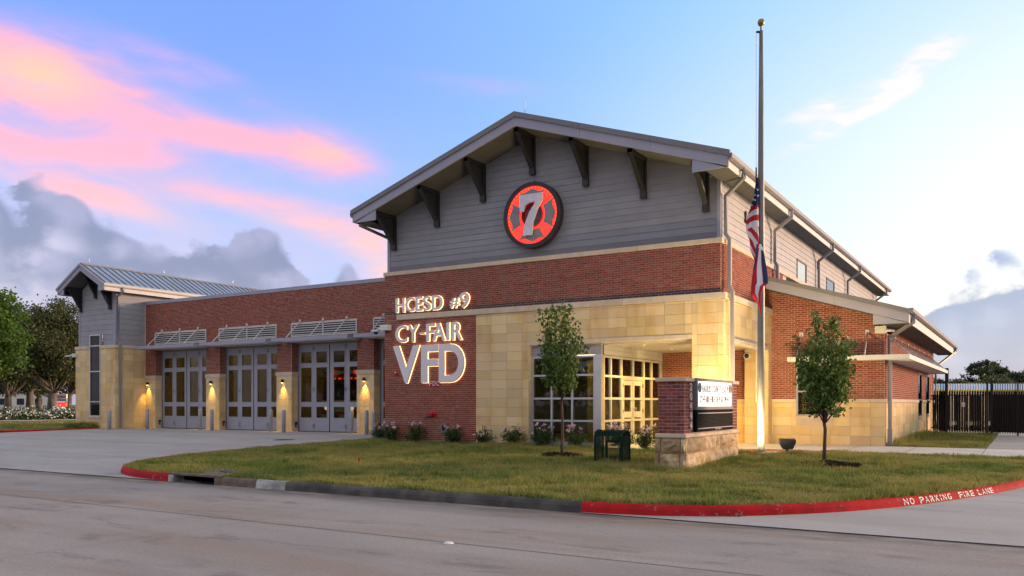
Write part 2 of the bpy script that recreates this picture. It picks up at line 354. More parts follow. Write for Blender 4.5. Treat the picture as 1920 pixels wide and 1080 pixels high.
class MB:
    def __init__(s): s.v, s.f = [], []
    def add(s, vs, fs):
        n = len(s.v); s.v += [tuple(v) for v in vs]; s.f += [tuple(i + n for i in f) for f in fs]; return s
    def box(s, x0, x1, y0, y1, z0, z1):
        vs = [(x, y, z) for x in (x0, x1) for y in (y0, y1) for z in (z0, z1)]
        return s.add(vs, [(0, 1, 3, 2), (4, 6, 7, 5), (0, 4, 5, 1), (2, 3, 7, 6), (0, 2, 6, 4), (1, 5, 7, 3)])
    def prism(s, poly, a0, a1, axis='y'):
        """poly in (x,z) extruded along y, in (y,z) along x, or in (x,y) along z"""
        mk = {'y': lambda p, a: (p[0], a, p[1]), 'x': lambda p, a: (a, p[0], p[1]), 'z': lambda p, a: (p[0], p[1], a)}[axis]
        n = len(poly)
        vs = [mk(p, a0) for p in poly] + [mk(p, a1) for p in poly]
        fs = [tuple(range(n))[::-1], tuple(range(n, 2 * n))] + [(i, (i + 1) % n, n + (i + 1) % n, n + i) for i in range(n)]
        return s.add(vs, fs)
    def tube(s, pts, rad, n=8, cap=True, square=None):
        pts = [Vector(p) for p in pts]
        if not isinstance(rad, (list, tuple)): rad = [rad] * len(pts)
        rings = []
        up = Vector((0, 0, 1))
        for i, p in enumerate(pts):
            if i == 0: t = pts[1] - p
            elif i == len(pts) - 1: t = p - pts[i - 1]
            else: t = (pts[i + 1] - p).normalized() + (p - pts[i - 1]).normalized()
            t.normalize()
            ref = up if abs(t.z) < .95 else Vector((0, 1, 0))
            a = t.cross(ref).normalized(); b = a.cross(t).normalized()
            if square:
                w, d = square
                rings.append([p + a * (sx * w / 2) + b * (sy * d / 2) for sx, sy in ((-1, -1), (1, -1), (1, 1), (-1, 1))])
            else:
                rings.append([p + (a * math.cos(2 * math.pi * k / n) + b * math.sin(2 * math.pi * k / n)) * rad[i] for k in range(n)])
        m = 4 if square else n
        vs = [v for r in rings for v in r]; fs = []
        for i in range(len(rings) - 1):
            for k in range(m): fs.append((i * m + k, i * m + (k + 1) % m, (i + 1) * m + (k + 1) % m, (i + 1) * m + k))
        if cap: fs += [tuple(range(m))[::-1], tuple(range((len(rings) - 1) * m, len(rings) * m))]
        return s.add(vs, fs)
    def lathe(s, prof, c=(0, 0, 0), n=16, axis='z'):
        vs, fs = [], []
        for r, z in prof:
            for k in range(n):
                a = 2 * math.pi * k / n
                p = (r * math.cos(a), r * math.sin(a), z)
                if axis == 'y': p = (p[0], p[2], p[1])
                if axis == 'x': p = (p[2], p[0], p[1])
                vs.append((c[0] + p[0], c[1] + p[1], c[2] + p[2]))
        for i in range(len(prof) - 1):
            for k in range(n): fs.append((i * n + k, i * n + (k + 1) % n, (i + 1) * n + (k + 1) % n, (i + 1) * n + k))
        fs += [tuple(range(n))[::-1], tuple(range((len(prof) - 1) * n, len(prof) * n))]
        return s.add(vs, fs)
    def mesh(s, name, m, bevel=0.0, smooth=False):
        me = bpy.data.meshes.new(name); me.from_pydata(s.v, [], s.f)
        bm = bmesh.new(); bm.from_mesh(me)
        bmesh.ops.recalc_face_normals(bm, faces=bm.faces)
        if bevel: bmesh.ops.bevel(bm, geom=bm.edges[:], offset=bevel, segments=1, affect='EDGES', clamp_overlap=True)
        bm.to_mesh(me); bm.free()
        if smooth:
            me.polygons.foreach_set('use_smooth', [True] * len(me.polygons))
        if m: me.materials.append(MATS[m])
        return me
    def build(s, name, m, parent=None, bevel=0.0, smooth=False, at=None):
        """vertices are in world space; the object's origin goes to 'at' or to its parent's origin"""
        o0 = Vector(at) if at is not None else wloc(parent)
        s.v = [(v[0] - o0.x, v[1] - o0.y, v[2] - o0.z) for v in s.v]
        return link(name, s.mesh(name, m, bevel, smooth), parent, o0)
def box(name, m, parent, x0, x1, y0, y1, z0, z1, bevel=0.0, at=None):
    return MB().box(x0, x1, y0, y1, z0, z1).build(name, m, parent, bevel, at=at)
def npmesh(name, co, faces_n, m):
    """co: (n, faces_n, 3) loose polygons"""
    n = co.shape[0]; me = bpy.data.meshes.new(name)
    me.vertices.add(n * faces_n); me.vertices.foreach_set('co', co.astype(np.float32).ravel())
    me.loops.add(n * faces_n); me.loops.foreach_set('vertex_index', np.arange(n * faces_n, dtype=np.int32))
    me.polygons.add(n); me.polygons.foreach_set('loop_start', np.arange(n, dtype=np.int32) * faces_n)
    me.update(calc_edges=True); me.materials.append(MATS[m]); return me
def project(x, y, z):
    r = x * SX + y * CX; f = -x * CX + y * SX
    return 960 + FPX * r / f, 756 - FPX * (z - EYE) / f, f
_glyph = {}
def glyph(ch, extrude, offset=0.0, bold=0.0, bevel=0.0):
    """outline of one character as flat mesh data with its bounding box, x right, y up, z out"""
    key = (ch, extrude, offset, bold, bevel)
    if key in _glyph: return _glyph[key]
    cu = bpy.data.curves.new('glyph', 'FONT'); cu.body = ch; cu.size = 1; cu.extrude = extrude; cu.offset = offset + bold
    cu.resolution_u = 6
    ob = bpy.data.objects.new('glyph', cu); COL.objects.link(ob)
    dg = bpy.context.evaluated_depsgraph_get(); ev = ob.evaluated_get(dg); me = ev.to_mesh()
    vs = [tuple(v.co) for v in me.vertices]; fs = [tuple(p.vertices) for p in me.polygons]
    ev.to_mesh_clear(); bpy.data.objects.remove(ob); bpy.data.curves.remove(cu)
    _glyph[key] = (vs, fs); return vs, fs
def letter(ch, u0, u1, z0, z1, depth, place, bold=0.0, grow=0.0, back=0.0):
    """one character fitted to the box u0..u1, z0..z1; place(u, z, out) gives world space"""
    vs, fs = glyph(ch, .1, 0.0, bold)
    xs = [v[0] for v in vs]; ys = [v[1] for v in vs]
    bx0, bx1, by0, by1 = min(xs), max(xs), min(ys), max(ys)
    if grow:
        k = grow / max(1e-6, ((z1 - z0) / max(1e-6, by1 - by0) if by1 - by0 > .2 else (u1 - u0) / (bx1 - bx0)))
        vs, fs = glyph(ch, .1, 0.0, bold + round(k, 4))
    out = MB()
    out.add([place(u0 + (v[0] - bx0) / max(1e-6, bx1 - bx0) * (u1 - u0), z0 + (v[1] - by0) / max(1e-6, by1 - by0) * (z1 - z0),
                   back + (depth if v[2] > 0 else 0.0)) for v in vs], fs)
    return out
# ================================================================== the setting
def zl(y): return -.09 + (y - 11.1) / 11.9 * .11          # lawn
def zd(y): return min(0.0, -.24 + max(0, y - 10.9) / 15.1 * .24)  # driveways fall to the street
def flat(name, poly, z, m, kind='structure', thick=0.0):
    zf = z if callable(z) else (lambda y: z)
    mb = MB(); n = len(poly)
    mb.add([(x, y, zf(y)) for x, y in poly], [tuple(range(n))])
    o = mb.build(name, m); o['kind'] = kind; return o
flat('ground', [(-900, -500), (600, -500), (600, 1500), (-900, 1500)], -.42, 'ground_far')
flat('road', [(-160, -14), (90, -14), (90, 10.93), (-160, 10.93)], -.25, 'concrete')
flat('bay_driveway', [(-160, 10.934), (-14, 10.934), (-19.0, 13), (-20.6, 18), (-20.85, 24), (-19.7, 24.2), (-19.7, 28.98), (-41.1, 28.98), (-41.1, 27), (-42.4, 27), (-42.4, 18), (-46, 13), (-160, 13)], zd, 'concrete_drive')
flat('side_driveway', [(-5.6, 10.934), (90, 10.934), (90, 24), (.4, 24), (-.6, 16), (-3.4, 11.6)], zd, 'concrete_drive')
flat('back_driveway', [(-.95, 28.4), (90, 28.4), (90, 70), (-.95, 70)], .002, 'concrete_drive')
flat('walk', [(-11.2, 22.95), (-7.0, 22.95), (-6.7, 24.6), (-4.6, 24.6), (-2, 24.35), (90, 24.0), (90, 28.404), (-.95, 28.404), (-3.7, 28.55), (-11.2, 28.55)], .006, 'concrete_walk')
flat('site_ground', [(-3.8, 28.5), (-.95, 28.5), (-.95, 42.4), (-3.8, 42.4)], -.004, 'soil')
flat('far_lawn', [(-42.55, 18), (-42.55, 27.3), (-46, 60), (-46, 200), (-220, 200), (-220, 13), (-46, 13)], -.02, 'soil')
flat('far_path', [(-64.3, 22), (-64.3, 90), (-67.2, 90), (-67.2, 22)], .03, 'pink_road')
flat('back_ground', [(-46.2, 60), (120, 60), (120, 400), (-46.2, 400)], -.03, 'ground_far')
# saw-cut joints in the concrete, each a shallow dark strip
def joint(pts, w=.022, z=-.246):
    zf = z if callable(z) else (lambda y: z)
    mb = MB()
    for (x0, y0), (x1, y1) in zip(pts, pts[1:]):
        d = Vector((x1 - x0, y1 - y0)).normalized(); n = Vector((-d.y, d.x)) * w / 2
        mb.add([(x0 - n.x, y0 - n.y, zf(y0)), (x1 - n.x, y1 - n.y, zf(y1)), (x1 + n.x, y1 + n.y, zf(y1)), (x0 + n.x, y0 + n.y, zf(y0))], [(0, 1, 2, 3)])
    o = mb.build('pavement_joint', 'joint_dark'); o['kind'] = 'structure'; return o
joint([(-120, 7.78), (40, 7.84)], .016); joint([(-120, 10.90), (-15.3, 10.88)], .03); joint([(-4.2, 10.9), (40, 10.9)], .03)
joint([(-120, 3.0), (40, 3.0)])
for x in (-31, -9.0): joint([(x, -10), (x, 10.88)], .007)
for y in (14.5, 18.9, 23.2): joint([(-42.3, y), (-20.6 if y > 17 else -19.6, y)], .016, lambda y: zd(y) + .004)
for x in (-37, -31.5, -26): joint([(x, 11.2), (x, 28.5)], .016, lambda y: zd(y) + .004)
for x in (-6.0, -4.4, -2.8, -.95, 1.2): joint([(x, 24.6), (x, 28.4)], .015, .010)

# ---- kerbs: one swept profile per paint colour
KP = [(-20.86, 24.1), (-20.8, 21), (-20.55, 18), (-20.15, 15.6), (-19.4, 13.6), (-18.6, 12.45), (-17.7, 11.65), (-16.7, 11.2), (-15.7, 11.0),
      (-14.9, 10.95), (-13.45, 10.95), (-12.42, 10.95), (-11.65, 10.96), (-9, 10.97), (-5.55, 11.0), (-4.9, 11.07), (-4.3, 11.22), (-3.4, 11.7),
      (-2.36, 12.66), (-1.5, 13.9), (-.87, 15.2), (-.4, 16.3), (0, 17.55), (.32, 19), (.5, 21), (.55, 24.0)]
def smooth_path(P, sub=5):
    P = [Vector((*p, 0)) for p in P]; out = []
    for i in range(len(P) - 1):
        p0, p1, p2, p3 = P[max(0, i - 1)], P[i], P[i + 1], P[min(len(P) - 1, i + 2)]
        for k in range(sub):
            t = k / sub
            out.append(.5 * ((2 * p1) + (p2 - p0) * t + (2 * p0 - 5 * p1 + 4 * p2 - p3) * t * t + (3 * p1 - p0 - 3 * p2 + p3) * t ** 3))
    out.append(P[-1]); return out
def kerb(P, name, m, ztop, zbot, side=1):
    mb = MB(); rings = []
    for i, p in enumerate(P):
        t = (P[min(i + 1, len(P) - 1)] - P[max(i - 1, 0)]).normalized()
        n = Vector((t.y, -t.x, 0)) * side                     # towards the pavement
        zt, zb = ztop(p.y), zbot(p.y)
        zt = max(zt, zb + .02)
        prof = [(.03, zb - .05), (.012, zb + (zt - zb) * .55), (-.012, zt - .02), (-.04, zt), (-.16, zt), (-.17, zb - .05)]
        rings.append([(p.x + n.x * a, p.y + n.y * a, z) for a, z in prof])
    k = len(rings[0])
    vs = [v for r in rings for v in r]
    fs = [(i * k + j, i * k + (j + 1) % k, (i + 1) * k + (j + 1) % k, (i + 1) * k + j) for i in range(len(rings) - 1) for j in range(k)]
    fs += [tuple(range(k)), tuple(range((len(rings) - 1) * k, len(rings) * k))]
    mb.add(vs, fs); o = mb.build(name, m, at=(P[0].x, P[0].y, 0)); o['kind'] = 'structure'; return o
KS = smooth_path(KP); ztop = lambda y: zl(y) + .0; zbot = lambda y: zd(y)
def seg(a, b): return KS[a * 5:b * 5 + 1]
kerb(seg(0, 9), 'kerb', 'kerb_red', ztop, zbot)
kerb(seg(10, 11), 'kerb', 'kerb_brown', ztop, zbot)
kerb(seg(11, 12), 'kerb', 'kerb_white', ztop, zbot)
kerb(seg(12, 14), 'kerb', 'kerb_plain', ztop, zbot)
red_kerb = kerb(seg(14, 25), 'kerb', 'kerb_red', ztop, zbot)
kerb(smooth_path([(-42.5, 27.2), (-42.5, 22), (-42.7, 19.5), (-44.0, 16.2), (-48, 13.3), (-60, 13)]), 'kerb', 'kerb_red', lambda y: .03, lambda y: zd(y), -1)
# painted stencil letters along the curve of the right-hand kerb
arc = [0]; RS = seg(14, 25)
for i in range(1, len(RS)): arc.append(arc[-1] + (RS[i] - RS[i - 1]).length)
def on_kerb(s):
    i = max(j for j in range(len(arc)) if arc[j] <= s); i = min(i, len(RS) - 2)
    t = (s - arc[i]) / (arc[i + 1] - arc[i]); d = (RS[i + 1] - RS[i]).normalized()
    return RS[i].lerp(RS[i + 1], t), d
def s_at_px(px):
    return min(range(4000), key=lambda k: abs(project(*on_kerb(arc[-1] * k / 4000)[0].xy, -.15)[0] - px)) * arc[-1] / 4000
s0, s1 = s_at_px(1692), s_at_px(1861)
txt = 'NO PARKING  FIRE LANE'; wid = [.55 if c == 'I' else (.75 if c == ' ' else 1.0) for c in txt]; tot = sum(wid); cur = 0
for c, w in zip(txt, wid):
    a = s0 + (s1 - s0) * (cur + .12 * w) / tot; b = s0 + (s1 - s0) * (cur + .86 * w) / tot; cur += w
    if c == ' ': continue
    if c == 'I': mid = (a + b) / 2; a, b = mid - .012, mid + .012
    def pl(u, z, out):
        p, d = on_kerb(u); n = Vector((d.y, -d.x, 0)); zb, zt = zbot(p.y), ztop(p.y); zz = zb + (zt - zb) * (.14 + .74 * z)
        f = (zz - zb) / (zt - zb); off = .03 - .018 * f / .55 if f < .55 else .012 - .024 * (f - .55) / .33
        return (p.x + n.x * (off + .001 + out), p.y + n.y * (off + .001 + out), zz)
    letter(c, a, b, 0, 1, .003, pl, bold=.012).build('painted_letter', 'paint_white', red_kerb)

# ---- storm drain inlet in the kerb, with its slab and round cover
inl = empty('storm_inlet', (-14.2, 11.1, -.24), 'concrete kerb inlet with dark storm drain slot', 'storm drain')
MB().box(-14.98, -13.40, 10.94, 12.3, -.115, -.06).build('top_slab', 'kerb_brown', inl, .012)
MB().box(-15.02, -14.86, 10.92, 11.2, -.30, -.118).build('end_block', 'kerb_white', inl, .01)
MB().box(-13.60, -13.42, 10.92, 11.2, -.30, -.118).build('end_block', 'kerb_brown', inl, .01)
MB().box(-14.9, -13.5, 11.5, 11.55, -.6, -.12).build('back_wall', 'rubber', inl)
MB().box(-14.9, -13.5, 10.96, 11.5, -.242, -.238).build('throat_floor', 'rubber', inl)
cov = MB().lathe([(.28, -.058), (.28, -.046), (.25, -.042), (.02, -.042)], (-14.0, 11.75, 0), 24).build('cover', 'kerb_plain', inl)

# ---- lawns
LAWN = [(p.x - 0, p.y) for p in KS]
def inset(P, d):
    out = []
    for i, p in enumerate(P):
        t = (P[min(i + 1, len(P) - 1)] - P[max(i - 1, 0)]).normalized(); out.append((p.x - t.y * d, p.y + t.x * d))
    return out
LP = [q for q in inset(KS, .13)] + [(-2, 24.33), (-4.6, 24.55), (-5.2, 23.2), (-6.2, 22.4), (-7.0, 22.9), (-11.2, 22.9), (-11.2, 23.4), (-19.7, 23.4), (-19.75, 24.1)]
flat('lawn', LP, lambda y: zl(y) - .012, 'soil')
def in_poly(px, py, P):
    P = np.array(P); inside = np.zeros(len(px), bool); j = len(P) - 1
    for i in range(len(P)):
        xi, yi, xj, yj = *P[i], *P[j]
        c = ((yi > py) != (yj > py)) & (px < (xj - xi) * (py - yi) / (yj - yi + 1e-12) + xi); inside ^= c; j = i
    return inside
def blades(n, P, zfun, h0, h1, w):
    A = np.array(P); lo, hi = A.min(0), A.max(0); px = []; py = []; got = 0
    while got < n:
        x = rng.uniform(lo[0], hi[0], n); y = rng.uniform(lo[1], hi[1], n); k = in_poly(x, y, P)
        px.append(x[k]); py.append(y[k]); got += k.sum()
    x = np.concatenate(px)[:n]; y = np.concatenate(py)[:n]
    thin = np.sin(x * 1.9 + 1.4 * np.sin(y * 2.3)) * np.sin(y * 2.1 + 1.7 * np.sin(x * 1.3)) + .35 * np.sin(x * 6.1) * np.sin(y * 5.3)
    keep = (thin > -.55) | (rng.uniform(0, 1, n) < .35); x, y = x[keep], y[keep]; n = len(x)
    # tufts: height swells and fades over the lawn
    hs = .78 + .42 * np.sin(x * 3.1 + 2 * np.sin(y * 1.7)) * np.sin(y * 2.7 + 1.3 * np.sin(x * 1.1)) + .15 * np.sin(x * .9 + y * .6)
    h = rng.uniform(h0, h1, n) * np.clip(hs, .45, 1.4)
    a = rng.uniform(0, 2 * np.pi, n); lean = rng.uniform(.2, 1.1, n) * h; b = rng.uniform(0, 2 * np.pi, n)
    z = zfun(y)
    co = np.zeros((n, 3, 3)); ca, sa = np.cos(a) * w, np.sin(a) * w
    co[:, 0] = np.stack([x - ca, y - sa, z - .01], 1); co[:, 1] = np.stack([x + ca, y + sa, z - .01], 1)
    co[:, 2] = np.stack([x + np.cos(b) * lean, y + np.sin(b) * lean, z + h], 1)
    return co
zlv = lambda y: -.09 + (y - 11.1) / 11.9 * .11 - .012
near = [q for q in LP]
g = [blades(260000, near, zlv, .03, .10, .009)]
edge = inset(KS, .06)[30:]; e2 = inset(KS, .34)[30:]; g.append(blades(14000, edge + e2[::-1], zlv, .07, .15, .008))
for _ in range(420):
    tx_, ty_ = random.uniform(-18, -.5), random.uniform(11.5, 22.5)
    if not in_poly(np.array([tx_]), np.array([ty_]), LP)[0]: continue
    rt = random.uniform(.06, .32); g.append(blades(int(60 + 500 * rt), [(tx_ + rt * math.cos(q), ty_ + rt * math.sin(q)) for q in (0, 1.05, 2.1, 3.14, 4.2, 5.2)], zlv, .08, .17, .008))
g.append(blades(2600, [(-6.95, 16.4), (-5.75, 16.4), (-5.75, 20.8), (-6.05, 20.8), (-6.05, 16.72), (-6.7, 16.72)], zlv, .08, .2, .008))
link('grass', npmesh('grass', np.concatenate(g), 3, 'grass'))
tag(bpy.data.objects['grass'], 'short patchy green lawn in front of the brick building', 'grass', kind='stuff')
o = link('grass', npmesh('grass', np.concatenate([blades(32000, [(-3.7, 28.6), (-3.2, 28.6), (-1.5, 29.2), (-.95, 30.5), (-.95, 41), (-1.6, 42.3), (-3.7, 42.3)], lambda y: y * 0, .06, .13, .012),
    blades(2500, [(-3.7, 28.9), (-3.2, 28.9), (-3.2, 40), (-3.7, 40)], lambda y: y * 0, .15, .35, .012)]), 3, 'grass'))
tag(o, 'strip of uneven grass beside the right side wall', 'grass', kind='stuff')
o = link('grass', npmesh('grass', np.concatenate([blades(45000, [(-42.7, 17), (-42.7, 27.4), (-46, 45), (-64, 45), (-64, 24), (-50, 14.2)], lambda y: y * 0 - .02, .05, .12, .02),
    blades(2500, [(-44.8, 26.1), (-42.6, 26.1), (-42.6, 26.7), (-44.8, 26.7)], lambda y: y * 0, .15, .4, .02)]), 3, 'grass'))
tag(o, 'mown grass left of the driveway behind the red kerb', 'grass', kind='stuff')

# ================================================================== the fire station
YF, YP, YD, YW, YT = 23.35, 28.55, 28.97, 28.56, 26.72
XL, XR, XW, XT0, XT1 = -19.76, -7.27, -3.75, -44.79, -41.19
st = empty('fire_station', (-14, 26, 0), 'brick and limestone fire station with grey gable and four bay doors', 'building')
PIECES = []   # (kind, material, w, h, depth, world centre on the wall plane, rotz, wall part)
def subtract(iv, holes):
    for a, b in holes:
        out = []
        for u0, u1 in iv:
            if b <= u0 or a >= u1: out.append((u0, u1)); continue
            if a > u0: out.append((u0, a))
            if b < u1: out.append((b, u1))
        iv = out
    return iv
def lay(kind, m, wall, face, plane, u0, u1, z0, z1, pw, ph, gap, depth, holes=(), bond=True, top=None, rows=None, base=0.0, u_off=0.0, smat=None):
    """cover a rectangle of wall with single pieces in courses, leaving out the openings"""
    k = math.floor((z0 - base) / ph + 1e-6)
    while base + k * ph < z1 - .012:
        a = max(z0, base + k * ph); b = min(z1, base + (k + 1) * ph); zc = (a + b) / 2
        hol = [(h[0], h[1]) for h in holes if h[2] < b - .01 and h[3] > a + .01]
        off = u_off + (pw / 2 if bond and k % 2 else 0)
        for i0, i1 in subtract([(u0, u1)], hol):
            j = math.floor((i0 - off) / pw - 1e-6)
            while off + j * pw < i1 - .012:
                c0 = max(i0, off + j * pw); c1 = min(i1, off + (j + 1) * pw); j += 1
                if c1 - c0 < .035 or b - a < .02: continue
                if top and b > min(top(c0), top(c1)): continue
                mm = (rows(k, zc) if rows else None) or m
                u = (c0 + c1) / 2
                pos = (u, plane, zc) if face == '-y' else (plane, u, zc)
                PIECES.append((kind, mm, round(c1 - c0 - gap, 4), round(b - a - gap, 4), depth, pos, 0.0 if face == '-y' else math.pi / 2, wall))
        k += 1
def bricks(wall, face, plane, u0, u1, z0, z1, **k): lay('brick', 'brick', wall, face, plane, u0, u1, z0, z1, .2032, .0677, .0105, .009, **k)
def stones(wall, face, plane, u0, u1, z0, z1, **k): lay('stone_block', 'limestone', wall, face, plane, u0, u1, z0, z1, .61, .305, .007, .014, bond=False, **k)
def bands(wall, face, plane, u0, u1, z0, z1, d=.05): lay('band_stone', 'cast_stone', wall, face, plane, u0, u1, z0, z1, 1.1, z1 - z0, .005, d, bond=False, base=z0, u_off=u0)

# ---- main block, front
bw = MB()
bw.box(XL, -15.76, YF, YF + .3, -.4, 6.0).box(-15.76, -7.36, YF, YF + .3, 4.30, 6.0)
bw = bw.build('brick_wall', 'mortar', st)
bricks(bw, '-y', YF, XL, -15.76, -.1, 4.34, holes=()); bricks(bw, '-y', YF, XL, -19.17, 4.34, 4.53, base=0)
bricks(bw, '-y', YF, XL, -7.36, 4.53, 5.94, rows=lambda k, z: 'brick_dark' if z < 4.53 + .14 else None)
sw = MB()
sw.box(-15.756, -13.7, YF - .006, YF + .3, -.4, 4.34).box(-13.7, -8.21, YF - .006, YF + .3, 3.36, 4.34).box(-8.21, XR, YF - .006, 24.15, -.4, 4.34)
sw = sw.build('stone_wall', 'stone_joint', st)
stones(sw, '-y', YF - .006, -15.756, -8.21, -.1, 4.34, holes=[(-13.7, -8.21, -1, 3.36)], u_off=-15.756)
stones(sw, '-y', YF - .006, -8.21, XR, -.1, 4.34, u_off=-8.14 + .09)
bands(sw, '-y', YF - .006, -13.75, -8.19, 3.23, 3.36, .035)
MB().box(-13.7, -8.21, YF + .004, YF + .3, 3.23, 3.36).build('lintel', 'cast_stone', st)
bnd = MB().box(-19.17, XR + .03, YF - .004, YF + .2, 4.345, 4.525).build('stone_band', 'cast_stone', st)
bands(bnd, '-y', YF - .004, -19.17, XR + .03, 4.345, 4.525, .055)
bnd1 = MB().box(XL - .02, -7.34, YF - .004, YF + .2, 5.945, 6.085).build('stone_band', 'cast_stone', st)
bands(bnd1, '-y', YF - .004, XL - .02, -7.31, 5.945, 6.085, .055)
# ---- main block, right side
rw = MB().box(-7.66, -7.36, YF + .3, 31, 4.30, 6.0).build('brick_wall', 'mortar', st)
bricks(rw, '+x', -7.36, YF, 30.5, 4.53, 5.94)
rs = MB().box(-7.57, XR, 24.15, 28.14, 3.26, 4.34).box(-8.05, XR, 28.14, 28.9, -.4, 4.34).build('stone_wall', 'stone_joint', st)
stones(rs, '+x', XR, YF, 28.56, -.1, 4.34, holes=[(24.15, 28.14, -1, 3.26)], u_off=YF - .2)
stones(rs, '-y', 28.14, -8.05, XR, -.1, 3.12, u_off=-8.05)
bnd = MB().box(-7.5, XR + .012, YF + .2, 28.7, 4.345, 4.525).build('stone_band', 'cast_stone', st); bands(bnd, '+x', XR + .012, YF - .05, 28.62, 4.345, 4.525, .05)
bnd = MB().box(-7.6, -7.35, YF + .2, 53, 5.945, 6.085).build('stone_band', 'cast_stone', st); bands(bnd, '+x', -7.35, YF - .05, 50, 5.945, 6.085, .05)
bands(rs, '+x', XR, 24.13, 28.2, 3.13, 3.26, .035)
MB().box(-7.56, XR - .002, 24.15, 28.14, 3.13, 3.26).build('lintel', 'cast_stone', st)
# ---- porch: soffit, back wall
MB().box(-11.19, -7.57, YF + .3, 28.56, 3.20, 3.26).build('porch_soffit', 'trim_light', st)
MB().box(-11.3, -8.0, YF + .3, 29, 4.2, 4.3).build('porch_deck', 'dark_room', st)
pb = MB().box(-11.3, -8.05, YW, YW + .3, -.4, 3.26).build('brick_wall', 'mortar', st)
bricks(pb, '-y', YW, -11.15, -8.05, 1.5, 3.2); stones(pb, '-y', YW, -11.15, -8.05, -.1, 1.38); bands(pb, '-y', YW, -11.15, -8.05, 1.38, 1.5)
# ---- wing
SLW = .311
def zwing(x): return 5.56 - SLW * (x + 7.25)
wwin = (-6.45, -5.27, .93, 2.66)
def holed(mb, ax, p0, p1, u0, u1, z0, z1, holes):
    """wall slab with rectangular openings; p0..p1 is its thickness"""
    for a, b in subtract([(u0, u1)], [(h[0], h[1]) for h in holes]):
        mb.box(a, b, p0, p1, z0, z1) if ax == 'x' else mb.box(p0, p1, a, b, z0, z1)
    for h in holes:
        for c, d in ((z0, h[2]), (h[3], z1)):
            if d - c > .01: mb.box(h[0], h[1], p0, p1, c, d) if ax == 'x' else mb.box(p0, p1, h[0], h[1], c, d)
    return mb
ww = holed(MB(), 'x', YW, YW + .25, -7.4, XW, -.4, 3.0, [wwin]).prism([(-7.4, 3.0), (XW, 3.0), (XW, zwing(XW) - .3), (-7.4, zwing(-7.4) - .3)], YW, YW + .25).build('brick_wall', 'mortar', st)
MB().box(-7.2, -4.1, YW + 1.2, YW + 1.3, 0, 3.2).box(XW - 1.2, XW - 1.1, 36, 45, 0, 3.2).build('room_wall', 'dark_room', st)
bricks(ww, '-y', YW, -7.36, XW, 1.5, 5.2, top=lambda x: zwing(x) - .28, holes=[wwin])
stones(ww, '-y', YW, XR + .02, XW + .014, -.1, 1.38, holes=[(wwin[0], wwin[1], .85, 3)], u_off=-7.2)
for a, b in ((XR + .02, wwin[0]), (wwin[1], XW + .05)): bands(ww, '-y', YW, a, b, 1.38, 1.5, .05)
wins = [(38.3, 39.7), (41.6, 43.0)]
wr = holed(MB(), 'y', XW - .25, XW, YW + .25, 45.2, -.4, 3.95, [(a, b, .83, 2.62) for a, b in wins]).build('brick_wall', 'mortar', st)
hol = [(a, b, .83, 2.62) for a, b in wins]
bricks(wr, '+x', XW, YW, 45.2, 1.5, 3.85, holes=hol); stones(wr, '+x', XW, YW - .014, 45.2, -.1, 1.38, holes=hol, u_off=YW - .3)
u = YW - .05
for a, b in wins + [(45.2, 46)]: bands(wr, '+x', XW, u, a, 1.38, 1.5, .05); u = b
# ---- tower
TW = (-43.45, -42.46, .64, 5.08)
tw = holed(MB(), 'x', YT, YT + .3, XT0, XT1, -.4, 4.4, [TW[:3] + (4.4,)]).box(XT1 - .3, XT1, YT + .3, 28.7, -.4, 4.4).box(XT0, XT0 + .3, YT + .3, 34, -.4, 4.4).build('stone_wall', 'stone_joint', st)
stones(tw, '-y', YT, XT0, XT1 + .014, -.1, 4.31, holes=[TW], u_off=XT0 - .2)
stones(tw, '+x', XT1, YT - .014, YP, -.1, 4.31, u_off=YT - .15)
for a, b in ((XT0 - .03, TW[0]), (TW[1], XT1 + .04)): bands(tw, '-y', YT, a, b, 4.31, 4.48, .05)
bands(tw, '+x', XT1, YT - .04, YP, 4.31, 4.48, .05)
# ---- bay wall and its pillars
OPEN = [(-40.35, -36.13), (-35.13, -30.94), (-29.94, -25.77), (-24.79, -20.60)]
PIL = [(-41.19, -40.35), (-36.13, -35.13), (-30.94, -29.94), (-25.77, -24.79), (-20.60, -19.70)]
by = MB().box(-41.3, -19.5, YP, YD + .1, 4.25, 6.9)
for a, b in PIL: by.box(a, b, YP, YD + .1, 2.8, 4.25)
by = by.build('brick_wall', 'mortar', st)
LV = [(a, b, 4.53, 5.16) for a, b in OPEN]
bricks(by, '-y', YP, -41.19, -19.7, 2.87, 6.76, holes=LV + [(a, b, 2.0, 4.25) for a, b in OPEN])
for a, b in PIL: bricks(by, '+x', b, YP, YD, 2.87, 4.25)
for i, (a, b) in enumerate(PIL):
    pl_ = MB().box(a - .012, b + .012, YP - .012, YD + .1, -.4, 2.86).build('pillar', 'stone_joint', st)
    stones(pl_, '-y', YP - .012, a - .012, b + .02, -.1, 2.67, u_off=a - .02 + (.19 if i % 2 else .05)); stones(pl_, '+x', b + .012, YP - .02, YD, -.1, 2.67, u_off=YP - .02)
    bands(pl_, '-y', YP - .012, a - .05, b + .055, 2.67, 2.86, .045); bands(pl_, '+x', b + .012, YP - .05, YD, 2.67, 2.86, .045)
MB().box(-41.28, -19.6, YP - .03, YP + .4, 6.76, 6.94).build('parapet_coping', 'trim', st, .01)
MB().box(-41.28, -19.7, YP + .3, 46, 6.6, 6.65).build('flat_roof', 'trim_dark', st)
MB().box(-46, -41.3, YT + 2, 46, 4.4, 4.5).build('flat_roof', 'trim_dark', st)

